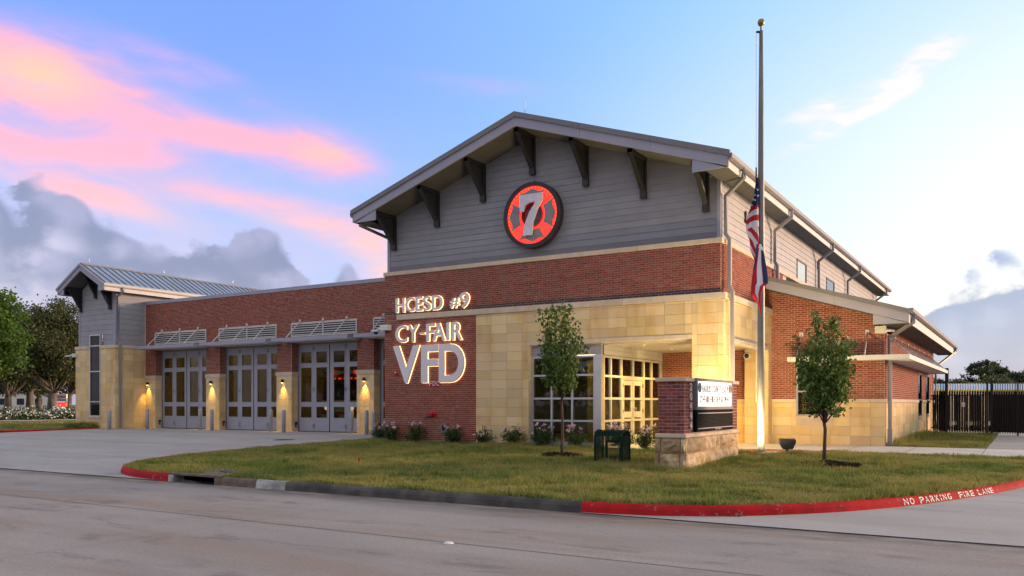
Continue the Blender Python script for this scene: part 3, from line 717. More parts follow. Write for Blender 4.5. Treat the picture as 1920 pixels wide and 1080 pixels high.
# ---- lay the pieces: the 300 of a kind that show largest are parts of their own, the rest one mass
def piece_mesh(kind, m, w, h, d):
    mb = MB(); e = min(.006, d * .5)
    f = [(-w / 2, -h / 2), (w / 2, -h / 2), (w / 2, h / 2), (-w / 2, h / 2)]
    vs = [(x, .004, z) for x, z in f] + [(x, -d + e * .6, z) for x, z in f] + [(x - math.copysign(e, x), -d, z - math.copysign(e, z)) for x, z in f]
    return vs, [(0, 1, 5, 4), (1, 2, 6, 5), (2, 3, 7, 6), (3, 0, 4, 7), (4, 5, 9, 8), (5, 6, 10, 9), (6, 7, 11, 10), (7, 4, 8, 11), (8, 9, 10, 11)]
def settle(limit):
    cache = {}; by_kind = {}
    for p in PIECES: by_kind.setdefault(p[0], []).append(p)
    for kind, L in by_kind.items():
        sc_ = []
        for i, p in enumerate(L):
            x, y, d = project(*p[5])
            face = abs(p[5][1] / max(1e-6, math.hypot(p[5][0], p[5][1]))) if p[6] == 0 else abs(p[5][0] / math.hypot(p[5][0], p[5][1]))
            vis = d > 0 and 0 < x < 1920 and 0 < y < 1080
            vis = vis and not (kind == 'brick' and 1229 < x < 1386 and 700 < y)
            sc_.append(((p[2] * p[3] * face / d ** 2) if vis else 0, i))
        own = {i for s, i in sorted(sc_, reverse=True)[:limit] if s > 0}
        mass = {}
        for i, p in enumerate(L):
            _, m, w, h, d, pos, rz, wall = p
            vs, fs = piece_mesh(kind, m, w, h, d)
            if i in own:
                key = (kind, m, w, h, d)
                if key not in cache: cache[key] = MB().add(vs, fs).mesh(kind, m)
                dd = random.uniform(-.0015, .0015)
                link(kind, cache[key], wall, (pos[0] + (dd if rz else 0), pos[1] + (0 if rz else dd), pos[2]), rz)
            else:
                mb = mass.setdefault(m, MB()); c, s = (1, 0) if rz == 0 else (0, 1)
                dd = random.uniform(-.002, .002)
                mb.add([(pos[0] + v[0] * c - (v[1] + dd) * s, pos[1] + v[0] * s + (v[1] + dd) * c, pos[2] + v[2]) for v in vs], fs)
        for m, mb in mass.items():
            nm = {'brick': 'brickwork', 'stone_block': 'stonework', 'band_stone': 'band_stonework'}[kind]
            me = bpy.data.meshes.new(nm); me.from_pydata([tuple(Vector(v) - wloc(st)) for v in mb.v], [], mb.f); me.materials.append(MATS[m])
            me.update(); o = link(nm, me, st, wloc(st)); o['kind'] = 'stuff'
settle(300)

# ---- lap siding, board by board
def plank(parent, face, plane, u0, u1, z0, z1, m, shape=None):
    """board whose lower edge stands proud of the one below"""
    t0, t1 = .026, .010
    mb = MB()
    ub0, ub1, ut0, ut1 = shape or (u0, u1, u0, u1)
    pr = lambda u, z, out: (u, plane - out, z) if face == '-y' else (plane + out, u, z)
    vs = [pr(ub0, z0, 0), pr(ub1, z0, 0), pr(ut1, z1, 0), pr(ut0, z1, 0), pr(ub0, z0, t0), pr(ub1, z0, t0), pr(ut1, z1, t1), pr(ut0, z1, t1)]
    mb.add(vs, [(0, 1, 2, 3), (4, 5, 6, 7), (0, 1, 5, 4), (1, 2, 6, 5), (2, 3, 7, 6), (3, 0, 4, 7)])
    return mb.build('plank', m, parent, at=pr((u0 + u1) / 2, z0, 0))
RX, RZ, RS_ = -13.55, 10.47, .335                             # ridge of the main roof
YS = 23.47                                                   # siding plane of the gable
def zmain(x): return RZ - RS_ * abs(x - RX)
gs = MB().prism([(-19.62, 6.0), (-7.44, 6.0), (-7.44, zmain(-7.44) - .3), (RX, RZ - .3), (-19.62, zmain(-19.62) - .3)], YS, YS + .2).build('gable_wall', 'dark_room', st)
MB().box(-19.62, -7.44, YS - .03, YS, 6.085, 6.285).build('frieze_board', 'trim_dark', gs)
k = 0
while True:
    z0 = 6.288 + k * .2; z1 = z0 + .196; k += 1
    hb = min(6.10, (RZ - .40 - z0) / RS_); ht = min(6.10, (RZ - .40 - z1) / RS_)
    if hb < .15: break
    ht = max(ht, .02)
    plank(gs, '-y', YS, RX - hb, RX - .006, z0, z1, 'siding', (RX - hb, RX - .006, RX - ht, RX - .006))
    plank(gs, '-y', YS, RX + .006, RX + hb, z0, z1, 'siding', (RX + .006, RX + hb, RX + .006, RX + ht))
MB().box(-19.70, -19.58, YS - .04, YS + .1, 6.085, 7.95).build('corner_board', 'trim', st)
MB().box(-7.50, -7.39, YS - .04, YS + .12, 6.085, 7.9).build('corner_board', 'trim', st)
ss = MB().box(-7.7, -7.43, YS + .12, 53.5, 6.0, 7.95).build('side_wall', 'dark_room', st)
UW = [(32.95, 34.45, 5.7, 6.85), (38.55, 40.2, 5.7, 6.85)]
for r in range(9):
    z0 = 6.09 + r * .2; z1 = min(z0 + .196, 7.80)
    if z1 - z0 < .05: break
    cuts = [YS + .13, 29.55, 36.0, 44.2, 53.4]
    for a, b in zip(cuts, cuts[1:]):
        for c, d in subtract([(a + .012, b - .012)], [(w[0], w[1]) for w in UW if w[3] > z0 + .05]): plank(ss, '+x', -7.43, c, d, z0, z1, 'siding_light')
for a, b, c, d in UW:
    w = MB()
    for q in ((a - .06, a, c, d + .06), (b, b + .06, c, d + .06), (a, b, d, d + .06)): w.box(-7.43, -7.385, q[0], q[1], q[2], q[3])
    w = w.build('window', 'bracket_black', st)
    MB().box(-7.45, -7.41, a, b, c, d).build('pane', 'warm_mirror_glass', w)
# vents on the side wall
for y in (25.9, 36.6):
    v = MB().box(-7.42, -7.36, y, y + .34, 6.98, 7.34).build('wall_vent', 'bracket_black', st)
    for j in range(3): MB().box(-7.36, -7.335, y + .05, y + .29, 7.03 + j * .1, 7.09 + j * .1).build('vane', 'trim_light', v)
# tower siding
tf = holed(MB(), 'x', YT + .13, YT + .3, -44.60, -41.33, 4.4, 5.6, [(TW[0], TW[1], 4.4, 5.08)]).prism([(-44.60, 5.6), (-41.33, 5.6), (-41.33, 7.6), (-42.99, 8.5), (-44.60, 7.6)], YT + .13, YT + .3).build('tower_wall', 'dark_room', st)
ts = MB().box(-41.5, -41.33, YT + .3, 42, 4.4, 7.5).build('tower_side_wall', 'dark_room', st)
RTX, RTZ, RTS = -42.99, 8.83, .545
def ztow(x): return RTZ - RTS * abs(x - RTX)
k = 0
while True:
    z0 = 4.49 + k * .28; z1 = z0 + .276; k += 1
    hb = min(1.60, (RTZ - .5 - z0) / RTS); ht = min(1.60, (RTZ - .5 - z1) / RTS)
    if hb < .1: break
    ht = max(.02, ht)
    if z0 < 5.0:
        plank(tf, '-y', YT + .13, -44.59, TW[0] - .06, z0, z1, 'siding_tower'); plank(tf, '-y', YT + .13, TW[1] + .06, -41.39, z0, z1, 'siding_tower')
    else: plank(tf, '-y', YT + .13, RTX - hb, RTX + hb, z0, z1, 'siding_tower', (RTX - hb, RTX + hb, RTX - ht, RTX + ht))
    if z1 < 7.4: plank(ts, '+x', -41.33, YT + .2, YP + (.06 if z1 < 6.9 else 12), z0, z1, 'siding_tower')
MB().box(-41.43, -41.30, YT + .09, YT + .22, 4.48, 7.3).build('corner_board', 'trim', st); MB().box(-44.66, -44.55, YT + .09, YT + .22, 4.48, 7.3).build('corner_board', 'trim', st)

# ---- roofs
def gable_roof(name, rx, rz, sl, hw, y0, y1, mroof):
    zt = lambda x: rz - sl * abs(x - rx)
    return MB().prism([(rx - hw, zt(rx - hw) - .12), (rx - hw, zt(rx - hw) - .01), (rx, rz - .01), (rx + hw, zt(rx + hw) - .01), (rx + hw, zt(rx + hw) - .12), (rx, rz - .12)], y0, y1).build(name, mroof, st)
def rake(rx, rz, sl, hw, y, t_up, t_lo, npan, m1, m2):
    """two-step fascia along both slopes, in separate sheet-metal panels"""
    for s in (-1, 1):
        for j in range(npan):
            a, b = hw * j / npan, hw * (j + 1) / npan - .008
            for zo, zh, yy, m, nm in ((0, t_up, y - .06, m1, 'drip_edge'), (t_up, t_lo, y, m2, 'fascia')):
                if nm == 'drip_edge': aa, bb = a + .0, b + .05 * (j == npan - 1)
                else: aa, bb = a, b
                P = [(rx + s * aa, rz - sl * aa - zo), (rx + s * bb, rz - sl * bb - zo), (rx + s * bb, rz - sl * bb - zo - zh), (rx + s * aa, rz - sl * aa - zo - zh)]
                MB().prism(P, yy, y + .05).build(nm, m, st)
gable_roof('main_roof', RX, RZ, RS_, 6.78, 22.30, 54, 'roof_metal')
rake(RX, RZ, RS_, 6.76, 22.24, .155, .285, 3, 'trim_dark', 'trim')
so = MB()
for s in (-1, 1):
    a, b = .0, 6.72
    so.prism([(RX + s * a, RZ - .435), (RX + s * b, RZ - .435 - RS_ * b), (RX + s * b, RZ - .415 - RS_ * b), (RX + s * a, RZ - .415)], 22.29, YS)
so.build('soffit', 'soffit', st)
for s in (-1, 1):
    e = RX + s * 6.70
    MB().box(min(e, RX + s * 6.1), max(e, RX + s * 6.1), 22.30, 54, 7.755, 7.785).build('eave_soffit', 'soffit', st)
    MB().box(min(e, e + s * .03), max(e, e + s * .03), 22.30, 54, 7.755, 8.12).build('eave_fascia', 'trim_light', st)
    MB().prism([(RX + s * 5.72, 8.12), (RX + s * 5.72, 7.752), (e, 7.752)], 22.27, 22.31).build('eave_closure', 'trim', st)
    MB().prism([(e + s * .03, 8.11), (e + s * .03, 7.96), (e + s * .10, 7.94), (e + s * .15, 8.0), (e + s * .16, 8.11)], 22.22, 54).build('gutter', 'trim_dark', st)
# tower roof with standing seams
gable_roof('tower_roof', RTX, RTZ, RTS, 2.14, 25.93, 42, 'trim_dark')
rake(RTX, RTZ, RTS, 2.15, 25.88, .12, .26, 1, 'trim', 'trim')
seam = .405
for j in range(38):
    y0 = 25.96 + j * seam
    sp_ = MB().prism([(RTX, RTZ), (RTX + 2.15, RTZ - RTS * 2.15), (RTX + 2.15, RTZ - RTS * 2.15 + .012), (RTX, RTZ + .012)], y0 + .015, y0 + seam - .015).build('roof_panel', 'roof_metal', st)
    MB().prism([(RTX, RTZ + .012), (RTX + 2.15, RTZ - RTS * 2.15 + .012), (RTX + 2.15, RTZ - RTS * 2.15 + .06), (RTX, RTZ + .06)], y0 - .014, y0 + .014).build('seam', 'trim_dark', sp_)
MB().prism([(RTX - .2, RTZ - .06), (RTX, RTZ + .05), (RTX + .16, RTZ - .02), (RTX + .16, RTZ - .05), (RTX, RTZ + .02)], 25.9, 41.5).build('ridge_cap', 'trim_dark', st)
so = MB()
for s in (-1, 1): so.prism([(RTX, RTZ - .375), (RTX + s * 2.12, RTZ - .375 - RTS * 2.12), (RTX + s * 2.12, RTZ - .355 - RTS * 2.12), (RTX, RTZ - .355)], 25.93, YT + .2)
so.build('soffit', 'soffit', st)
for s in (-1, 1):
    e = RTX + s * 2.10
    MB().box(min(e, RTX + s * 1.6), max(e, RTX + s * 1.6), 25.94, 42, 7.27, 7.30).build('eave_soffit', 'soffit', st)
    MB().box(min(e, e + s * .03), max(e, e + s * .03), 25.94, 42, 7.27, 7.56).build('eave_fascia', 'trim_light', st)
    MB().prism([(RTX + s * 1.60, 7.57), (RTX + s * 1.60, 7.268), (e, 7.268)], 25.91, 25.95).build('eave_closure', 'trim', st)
    MB().prism([(e + s * .03, 7.62), (e + s * .03, 7.50), (e + s * .10, 7.48), (e + s * .14, 7.53), (e + s * .15, 7.62)], 25.84, 42).build('gutter', 'trim_light', st)
# wing roof: a single slope falling to the right
MB().prism([(-7.3, zwing(-7.3) - .13), (-7.3, zwing(-7.3) - .01), (-2.98, zwing(-2.98) - .01), (-2.98, zwing(-2.98) - .13)], 27.84, 47.7).build('wing_roof', 'roof_metal', st)
for j in range(2):
    a = -7.26 + j * 2.15; b = a + 2.142
    for zo, zh, yy, m, nm in ((0, .14, 27.74, 'trim_dark', 'drip_edge'), (.14, .28, 27.80, 'trim', 'fascia')):
        MB().prism([(a, zwing(a) - zo), (b, zwing(b) - zo), (b, zwing(b) - zo - zh), (a, zwing(a) - zo - zh)], yy, 27.85).build(nm, m, st)
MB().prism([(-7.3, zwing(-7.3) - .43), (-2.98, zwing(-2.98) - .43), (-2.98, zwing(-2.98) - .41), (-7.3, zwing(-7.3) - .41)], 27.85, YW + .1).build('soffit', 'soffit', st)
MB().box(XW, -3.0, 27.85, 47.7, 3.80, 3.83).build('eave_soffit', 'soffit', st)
MB().box(-3.0, -2.97, 27.85, 47.7, 3.80, 4.2).build('eave_fascia', 'trim_light', st)
MB().prism([(-3.98, 4.12), (-3.98, 3.798), (-3.0, 3.798)], 27.82, 27.86).build('eave_closure', 'trim', st)
MB().prism([(-2.97, 4.24), (-2.97, 4.10), (-2.90, 4.08), (-2.85, 4.13), (-2.84, 4.24)], 27.74, 47.75).build('gutter', 'trim_dark', st)
# lightning rods on the ridges
for x, y, z in ((RX + .15, 22.6, RZ), (RTX, 26.4, RTZ), (RTX, 31, RTZ), (RTX, 36, RTZ)):
    t = MB().tube([(x, y, z - .05), (x, y, z + .16)], .02, 6); t.tube([(x, y, z + .15), (x, y, z + (.38 if z > 10 else .34))], .007, 5)
    t.build('lightning_rod', 'galvanised', st)
# ---- brackets under the gables
def bracket(x, ztop_, zbot_, ywall, reach, w):
    b = MB()
    b.box(x - w / 2, x + w / 2, ywall - .11, ywall, zbot_, ztop_)
    b.box(x - w / 2 + .004, x + w / 2 - .004, ywall - reach, ywall - .11, ztop_ - .12, ztop_)
    b.prism([(ywall - .10, zbot_ + .12), (ywall - .10, zbot_ + .28), (ywall - reach, ztop_ - .02), (ywall - reach, ztop_ - .125), (ywall - reach + .04, ztop_ - .125)], x - w / 2 + .012, x + w / 2 - .012, 'x')
    b.prism([(ywall - .09, zbot_ + .2), (ywall - .09, ztop_ - .10), (ywall - reach + .08, ztop_ - .10)], x - .02, x + .02, 'x')
    b.box(x - w / 2 - .01, x + w / 2 + .01, ywall - .13, ywall - .005, zbot_ - .04, zbot_ + .16)
    b.build('bracket', 'bracket_black', st, at=(x, ywall, zbot_))
for k in range(-3, 4):
    x = -13.58 + 1.925 * k; bracket(x, zmain(x) - .44, 8.80 - .63 * abs(k), YS - .03, 1.08, .17)
for x, zb in ((-44.40, 6.42), (-43.02, 7.09), (-41.70, 6.42)): bracket(x, ztow(x) - .385, zb, YT + .10, .80, .15)
# ---- gutters' downpipes
def pipe(pts, m='downpipe', w=.105): return MB().tube(pts, 0, square=(w, w)).build('downspout', m, st, at=pts[-1])
pipe([(-6.74, 23.45, 8.0), (-6.74, 23.45, 7.72), (-7.30, 23.66, 7.32), (-7.30, 23.66, 6.22), (-7.20, 23.66, 6.06), (-7.20, 23.66, 4.72), (-7.12, 23.66, 4.56), (-7.12, 23.66, -.05)])
for y in (29.2, 36.4, 43.1, 52.2): pipe([(-6.74, y, 8.0), (-6.74, y, 7.72), (-7.30, y, 7.3), (-7.30, y, 6.22), (-7.22, y, 6.06), (-7.22, y, 5.4)])
pipe([(-40.80, 26.95, 7.55), (-40.80, 26.95, 7.35), (-41.22, 26.95, 7.08), (-41.22, 26.95, 4.66), (-41.06, 26.95, 4.5), (-41.06, 26.95, -.02)])
pipe([(-2.9, 28.25, 4.15), (-2.9, 28.25, 3.85), (-3.62, 28.82, 3.45), (-3.62, 28.82, .55)]); pipe([(-3.62, 28.82, .55), (-3.62, 28.82, -.02)], w=.14)
pipe([(-2.9, 46.6, 4.15), (-2.9, 46.6, 3.9), (-3.62, 44.9, 3.1), (-3.62, 44.9, -.02)])
pipe([(-20.34, 22.7, 8.0), (-20.34, 22.7, 7.75), (-19.82, 24.4, 7.3), (-19.82, 24.4, 6.9)])

# ---- bay doors: four glazed leaves each, in folding pairs
def bay_door(L, Rr):
    fr = MB().box(L + .012, L + .085, YD - .05, YD + .1, 0, 4.25).box(Rr - .085, Rr - .012, YD - .05, YD + .1, 0, 4.25).box(L + .085, Rr - .085, YD - .05, YD + .1, 4.17, 4.25)
    d = fr.build('bay_door', 'trim_dark', st, at=((L + Rr) / 2, YD, 0))
    k = (Rr - L) / 4.20
    leaves = [(.09, 1.07, .21, .93), (1.08, 2.07, 1.23, 1.94), (2.13, 3.13, 2.36, 3.06), (3.14, 4.11, 3.36, 4.0)]
    for i, (a, b, p0, p1) in enumerate(leaves):
        a, b, p0, p1 = (L + q * k for q in (a, b, p0, p1))
        zs = [(.66, 1.20), (1.41, 3.07), (3.27, 3.82)]
        m = MB(); y0, y1 = YD - .02, YD + .035
        m.box(a, p0, y0, y1, .03, 4.165).box(p1, b, y0, y1, .03, 4.165)
        for z0, z1 in ((.03, .66), (1.20, 1.41), (3.07, 3.27), (3.82, 4.165)): m.box(p0, p1, y0, y1, z0, z1)
        lf = m.build('door_leaf', 'door_paint', d)
        for z0, z1 in zs:
            MB().box(p0, p1, YD + .004, YD + .012, z0, z1).build('pane', 'glass_bay', d)
            t = MB()
            for q in ((p0 - .02, p0 + .012, z0 - .02, z1 + .02), (p1 - .012, p1 + .02, z0 - .02, z1 + .02), (p0 + .012, p1 - .012, z0 - .02, z0 + .012), (p0 + .012, p1 - .012, z1 - .012, z1 + .02)):
                t.box(q[0], q[1], YD - .028, YD - .016, q[2], q[3])
            t.build('glazing_bead', 'trim', d)
    for xh in (1.075, 3.135):
        for z in (.28, 2.02, 3.98):
            x = L + xh * k
            t = MB(); t.tube([(x - .045, YD - .05, z - .07), (x - .045, YD - .06, z + .07)], .009, 5); t.tube([(x + .045, YD - .05, z - .07), (x + .045, YD - .06, z + .07)], .009, 5)
            t.box(x - .05, x + .05, YD - .055, YD - .021, z - .075, z - .055).box(x - .05, x + .05, YD - .055, YD - .021, z + .055, z + .075)
            t.build('latch', 'trim_dark', d)
    MB().box(L + 2.075 * k, L + 2.125 * k, YD - .015, YD + .03, .03, 4.165).build('astragal', 'rubber', d)
    MB().box(L + .09, Rr - .09, YD - .02, YD + .03, .0, .028).build('bottom_seal', 'rubber', d)
    # louvre over the door
    lv = MB()
    mid = (L + Rr) / 2
    for q in ((L, L + .05, 4.53, 5.16), (Rr - .05, Rr, 4.53, 5.16), (mid - .03, mid + .03, 4.58, 5.11), (L + .05, Rr - .05, 5.11, 5.16), (L + .05, Rr - .05, 4.53, 4.58)): lv.box(q[0], q[1], YP - .05, YP + .02, q[2], q[3])
    lv = lv.build('louvre', 'trim_light', st, at=(mid, YP, 4.53))
    MB().box(L + .01, Rr - .01, YP - .013, YP - .004, 4.54, 5.15).build('louvre_backing', 'black', lv)
    for h0, h1 in ((L + .05, mid - .03), (mid + .03, Rr - .05)):
        for j in range(5):
            z = 4.60 + j * .104
            MB().prism([(YP - .048, z), (YP - .03, z + .03), (YP - .03, z + .042), (YP - .048, z + .040)], h0, h1, 'x').build('blade', 'trim_light', lv)
    # sunshade canopy hung on rods
    c0, c1, y0, y1 = mid - 2.40, mid + 2.40, 27.55, YP - .01
    cm = MB().box(c0, c1, y0, y0 + .06, 4.25, 4.41).box(c0, c0 + .06, y0 + .06, y1, 4.25, 4.41).box(c1 - .06, c1, y0 + .06, y1, 4.25, 4.41).box(c0 + .06, c1 - .06, y1 - .06, y1, 4.25, 4.41)
    cn = cm.build('canopy', 'trim', st, at=(mid, YP, 4.25))
    for j in range(8): MB().prism([(y0 + .10 + j * .108, 4.28), (y0 + .17 + j * .108, 4.37), (y0 + .18 + j * .108, 4.365), (y0 + .11 + j * .108, 4.275)], c0 + .06, c1 - .06, 'x').build('slat', 'trim_light', cn)
    for xo in (-1.49, 0, 1.49):
        x = mid + xo
        MB().tube([(x, YP - .03, 5.27), (x, y0 + .08, 4.42)], .022, 6).build('rod', 'aluminium', cn)
        MB().box(x - .05, x + .05, YP - .06, YP - .005, 5.20, 5.34).build('rod_plate', 'trim_light', cn)
for L, Rr in OPEN: bay_door(L, Rr)

# ---- windows
def frame(parent, name, m, face, plane, u0, u1, z0, z1, us, zs, t=.05, d=.1, pane='glass', gap=()):
    """grid of mullions with one pane per light"""
    pr = (lambda b, a0, a1, o0, o1, c0, c1: b.box(a0, a1, plane + o0, plane + o1, c0, c1)) if face == '-y' else (lambda b, a0, a1, o0, o1, c0, c1: b.box(plane - o1, plane - o0, a0, a1, c0, c1))
    us = [u0] + us + [u1]; zs = [z0] + zs + [z1]; b = MB()
    for i, u in enumerate(us):
        a0, a1 = (u, u + t) if i == 0 else ((u - t, u) if i == len(us) - 1 else (u - t / 2, u + t / 2)); pr(b, a0, a1, 0, d, z0, z1)
    for i in range(len(us) - 1):
        a0 = us[i] + (t if i == 0 else t / 2); a1 = us[i + 1] - (t if i == len(us) - 2 else t / 2)
        for j, z in enumerate(zs):
            c0, c1 = (z, z + t) if j == 0 else ((z - t, z) if j == len(zs) - 1 else (z - t / 2, z + t / 2)); pr(b, a0, a1, .003, d - .003, c0, c1)
    fo = b.build(name, m, parent)
    for i in range(len(us) - 1):
        a0 = us[i] + (t if i == 0 else t / 2); a1 = us[i + 1] - (t if i == len(us) - 2 else t / 2)
        for j in range(len(zs) - 1):
            c0 = zs[j] + (t if j == 0 else t / 2); c1 = zs[j + 1] - (t if j == len(zs) - 2 else t / 2)
            if (i, j) in gap: continue
            q = MB(); pr(q, a0, a1, d * .45, d * .55, c0, c1); q.build('pane', pane, fo)
    return fo
fo = frame(st, 'tower_window', 'aluminium', '-y', YT - .03, *TW, [], [1.44, 3.08, 4.47], .055, .12, 'glass_dark')
MB().box(TW[0] - .14, TW[1] + .02, YT - .06, YT + .05, .56, .635).build('sill', 'cast_stone', fo)
fo = frame(st, 'wing_window', 'trim', '-y', YW - .02, *wwin, [], [1.75], .06, .1, 'glass_dark')
MB().box(wwin[0] - .05, wwin[1] + .05, YW - .06, YW + .05, .855, .925).build('sill', 'cast_stone', fo)
for a, b in wins:
    fo = frame(st, 'wing_window', 'bracket_black', '+x', XW + .02, a, b, .83, 2.62, [], [1.5], .06, .1, 'glass_dark')
    MB().box(XW - .05, XW + .06, a - .05, b + .05, .755, .825).build('sill', 'cast_stone', fo)
MB().box(XT0 + .3, XT1 - .3, YT + 1.5, YT + 1.6, 0, 6).build('room_wall', 'dark_room', st)
# lobby storefront: front window, corner post, entrance side
YSF = YF + .16
MB().box(-13.7, -11.19, YSF, YSF + .12, 2.88, 3.24).build('header_panel', 'trim', st)
MB().box(-13.62, -11.32, YSF - .012, YSF, 2.95, 3.16).build('header_inset', 'trim', st)
frame(st, 'storefront_window', 'aluminium', '-y', YSF, -13.69, -11.40, .06, 2.87, [-12.95, -12.21], [.80, 1.51, 2.25], .06, .12)
MB().box(-11.40, -11.19, YSF, YSF + .2, .0, 2.88).build('corner_post', 'aluminium', st)
MB().box(-13.7, -11.19, YSF, YSF + .15, -.3, .058).build('storefront_base', 'concrete_walk', st)
eh = MB().box(-11.33, -11.20, YSF + .2, YW, 2.88, 3.2).build('entrance_header', 'dark_room', st)
plank(eh, '+x', -11.20, YSF + .2, YW - .0, 2.885, 3.04, 'trim_light'); plank(eh, '+x', -11.20, YSF + .2, YW - .0, 3.045, 3.195, 'trim_light')
XE = -11.19
sf = frame(st, 'entrance_glazing', 'frame_tan', '+x', XE, YSF + .2, YW - .02, .04, 2.87, [24.27, 25.10, 26.05, 26.97, 27.69], [.80, 1.51, 2.22], .07, .12, gap=[(i, j) for i in (2, 3) for j in (0, 1, 2)])
ed = MB().box(XE - .10, XE - .01, 25.135, 25.19, .04, 2.18).box(XE - .10, XE - .01, 26.88, 26.935, .04, 2.18).box(XE - .10, XE - .01, 25.19, 26.88, 2.13, 2.18).build('entrance_door', 'frame_tan', st, at=(XE, 26.03, 0))
for a, b in ((25.20, 26.03), (26.04, 26.87)):
    m = MB().box(XE - .09, XE - .03, a, a + .14, .05, 2.12).box(XE - .09, XE - .03, b - .14, b, .05, 2.12)
    for z0, z1 in ((.05, .30), (.88, 1.08), (1.96, 2.12)): m.box(XE - .09, XE - .03, a + .14, b - .14, z0, z1)
    m.build('door_leaf', 'frame_tan', ed)
    for z0, z1 in ((.30, .88), (1.08, 1.96)): MB().box(XE - .065, XE - .055, a + .14, b - .14, z0, z1).build('pane', 'glass', ed)
for y in (25.94, 26.13): MB().tube([(XE - .03, y, .90), (XE + .05, y, .90), (XE + .05, y, 1.20), (XE - .03, y, 1.20)], .016, 6).build('pull_handle', 'aluminium', ed)
for y in (25.195, 26.875):
    for z in (.35, 1.1, 1.95): MB().box(XE - .03, XE + .005, y - .02, y + .02, z - .06, z + .06).build('hinge', 'trim_dark', ed)

# ---- wing sunshade that turns the corner
cm = MB().box(-6.51, -2.93, 27.56, 27.61, 2.70, 2.84).box(-2.98, -2.93, 27.61, 43.0, 2.70, 2.84).box(-6.51, -6.46, 27.61, YW - .02, 2.70, 2.84).box(XW + .02, -2.98, 42.95, 43.0, 2.70, 2.84)
cn = cm.build('corner_canopy', 'trim_light', st, at=(-3.75, 28.5, 2.7))
for j in range(5): MB().box(-6.46, -2.98, 27.72 + j * .17, 27.735 + j * .17, 2.72, 2.80).build('slat', 'trim_light', cn)
for j in range(58): MB().box(XW + .02, -2.98, 28.75 + j * .245, 28.765 + j * .245, 2.72, 2.80).build('slat', 'trim_light', cn)
for j in range(4): MB().box(-3.6 + j * .16, -3.585 + j * .16, 28.6, 42.95, 2.735, 2.785).build('cross_slat', 'trim_light', cn)
for x in (-4.25, -6.28):
    MB().tube([(x, YW - .03, 3.62), (x + .05, 27.64, 2.85)], .022, 6).build('rod', 'galvanised', cn)
    MB().box(x - .06, x + .06, YW - .045, YW - .011, 3.56, 3.70).build('rod_plate', 'trim_light', cn)
for j in range(8):
    y = 28.85 + j * 1.9
    MB().tube([(XW + .03, y, 3.52), (-2.99, y, 2.85)], .022, 6).build('rod', 'galvanised', cn)
    MB().box(XW + .011, XW + .045, y - .06, y + .06, 3.46, 3.60).build('rod_plate', 'trim_light', cn)

# ---- rooms behind the glass
MB().box(-41.1, -20.0, 29.15, 44.2, -.006, .012).build('hall_floor', 'concrete_walk', st)
MB().box(-41.1, -20.0, 44.0, 44.2, .0, 6.5).box(-41.2, -41.0, 29.15, 44, 0, 6.5).box(-20.1, -19.9, 29.15, 44, 0, 6.5).build('hall_wall', 'cream_wall', st)
MB().box(-41.1, -20.0, 29.1, 44.2, 6.35, 6.4).build('hall_ceiling', 'dark_room', st)
for x in (-38.2, -33, -27.85, -22.7):
    for y in (33, 39): MB().box(x - .1, x + .1, y - .9, y + .9, 5.55, 5.62).build('tube_light', 'tube_hall', st)
cab = MB().box(-39.9, -37.2, 43.2, 43.98, 0, 2.0).box(-34.9, -33.4, 43.2, 43.98, 0, 1.9).build('cupboard', 'bracket_black', st)
MB().box(-19.6, -11.3, YF + .32, 33, -.006, .02).build('lobby_floor', 'concrete_walk', st)
MB().box(-19.6, -11.35, 32.8, 33, 0, 3.4).box(-19.6, -19.4, YF + .32, 33, 0, 3.4).build('lobby_wall', 'cream_wall', st)
MB().box(-19.6, -11.3, YF + .32, 33, 3.22, 3.28).build('lobby_ceiling', 'trim_light', st)
MB().box(-11.5, -11.3, YW, 33, 0, 3.3).build('lobby_wall', 'dark_room', st)
col_ = MB().box(-13.05, -12.60, 26.3, 26.75, .0, 2.85).build('lobby_column', 'lobby_yellow', st)
MB().box(-12.92, -12.80, 26.25, 26.3, 1.48, 1.68).build('alarm_box', 'red_paint', col_)
MB().box(-15.8, -14.2, 25.3, 26.0, 0, 1.05).build('reception_desk', 'dark_room', st)
for x, y in ((-13.4, 25.2), (-13.4, 27.4), (-16.5, 26)): MB().box(x - .6, x + .6, y - .06, y + .06, 3.10, 3.16).build('tube_light', 'tube_warm', st)
# ================================================================== things on and around the building
def light(name, kind, loc, energy, col, parent=None, aim=None, size=None, blend=.5, radius=.05):
    l = bpy.data.lights.new(name, kind); l.energy = energy; l.color = col
    if kind == 'SPOT': l.spot_size = R(size); l.spot_blend = blend; l.shadow_soft_size = radius
    elif kind == 'AREA': l.size = size
    else: l.shadow_soft_size = radius
    o = link(name, l, parent, loc)
    if aim is not None: o.rotation_euler = (Vector(loc) - Vector(aim)).to_track_quat('Z', 'Y').to_euler()
    return o
WARM = (1, .62, .15)
# ---- halo-lit wall letters
def wall_text(name, label, rows, z0, z1, bold, depth=.06, stand=.05, grow=.007):
    t = empty(name, (rows[0][1], YF, z0), label, 'lettering')
    for r in rows:
        ch, u0, u1 = r[:3]; a, b = (r[3], r[4]) if len(r) > 3 else (z0, z1)
        pl = lambda u, z, out: (u, YF - .012 - out, z)
        lo = letter(ch, u0, u1, a, b, depth, pl, bold, back=stand).build('letter', 'letter_face', t)
        letter(ch, u0, u1, a, b, .012, pl, bold, grow=grow, back=stand - .03).build('halo', 'glow_warm', lo)
    return t
wall_text('wall_lettering', 'small backlit metal letters HCESD #9 above the stone band', [('H', -19.16, -18.77), ('C', -18.72, -18.30), ('E', -18.26, -17.97), ('S', -17.94, -17.60), ('D', -17.54, -17.10), ('#', -16.78, -16.40, 4.62, 4.95), ('9', -16.37, -15.99, 4.59, 5.12)], 4.60, 5.10, .012)
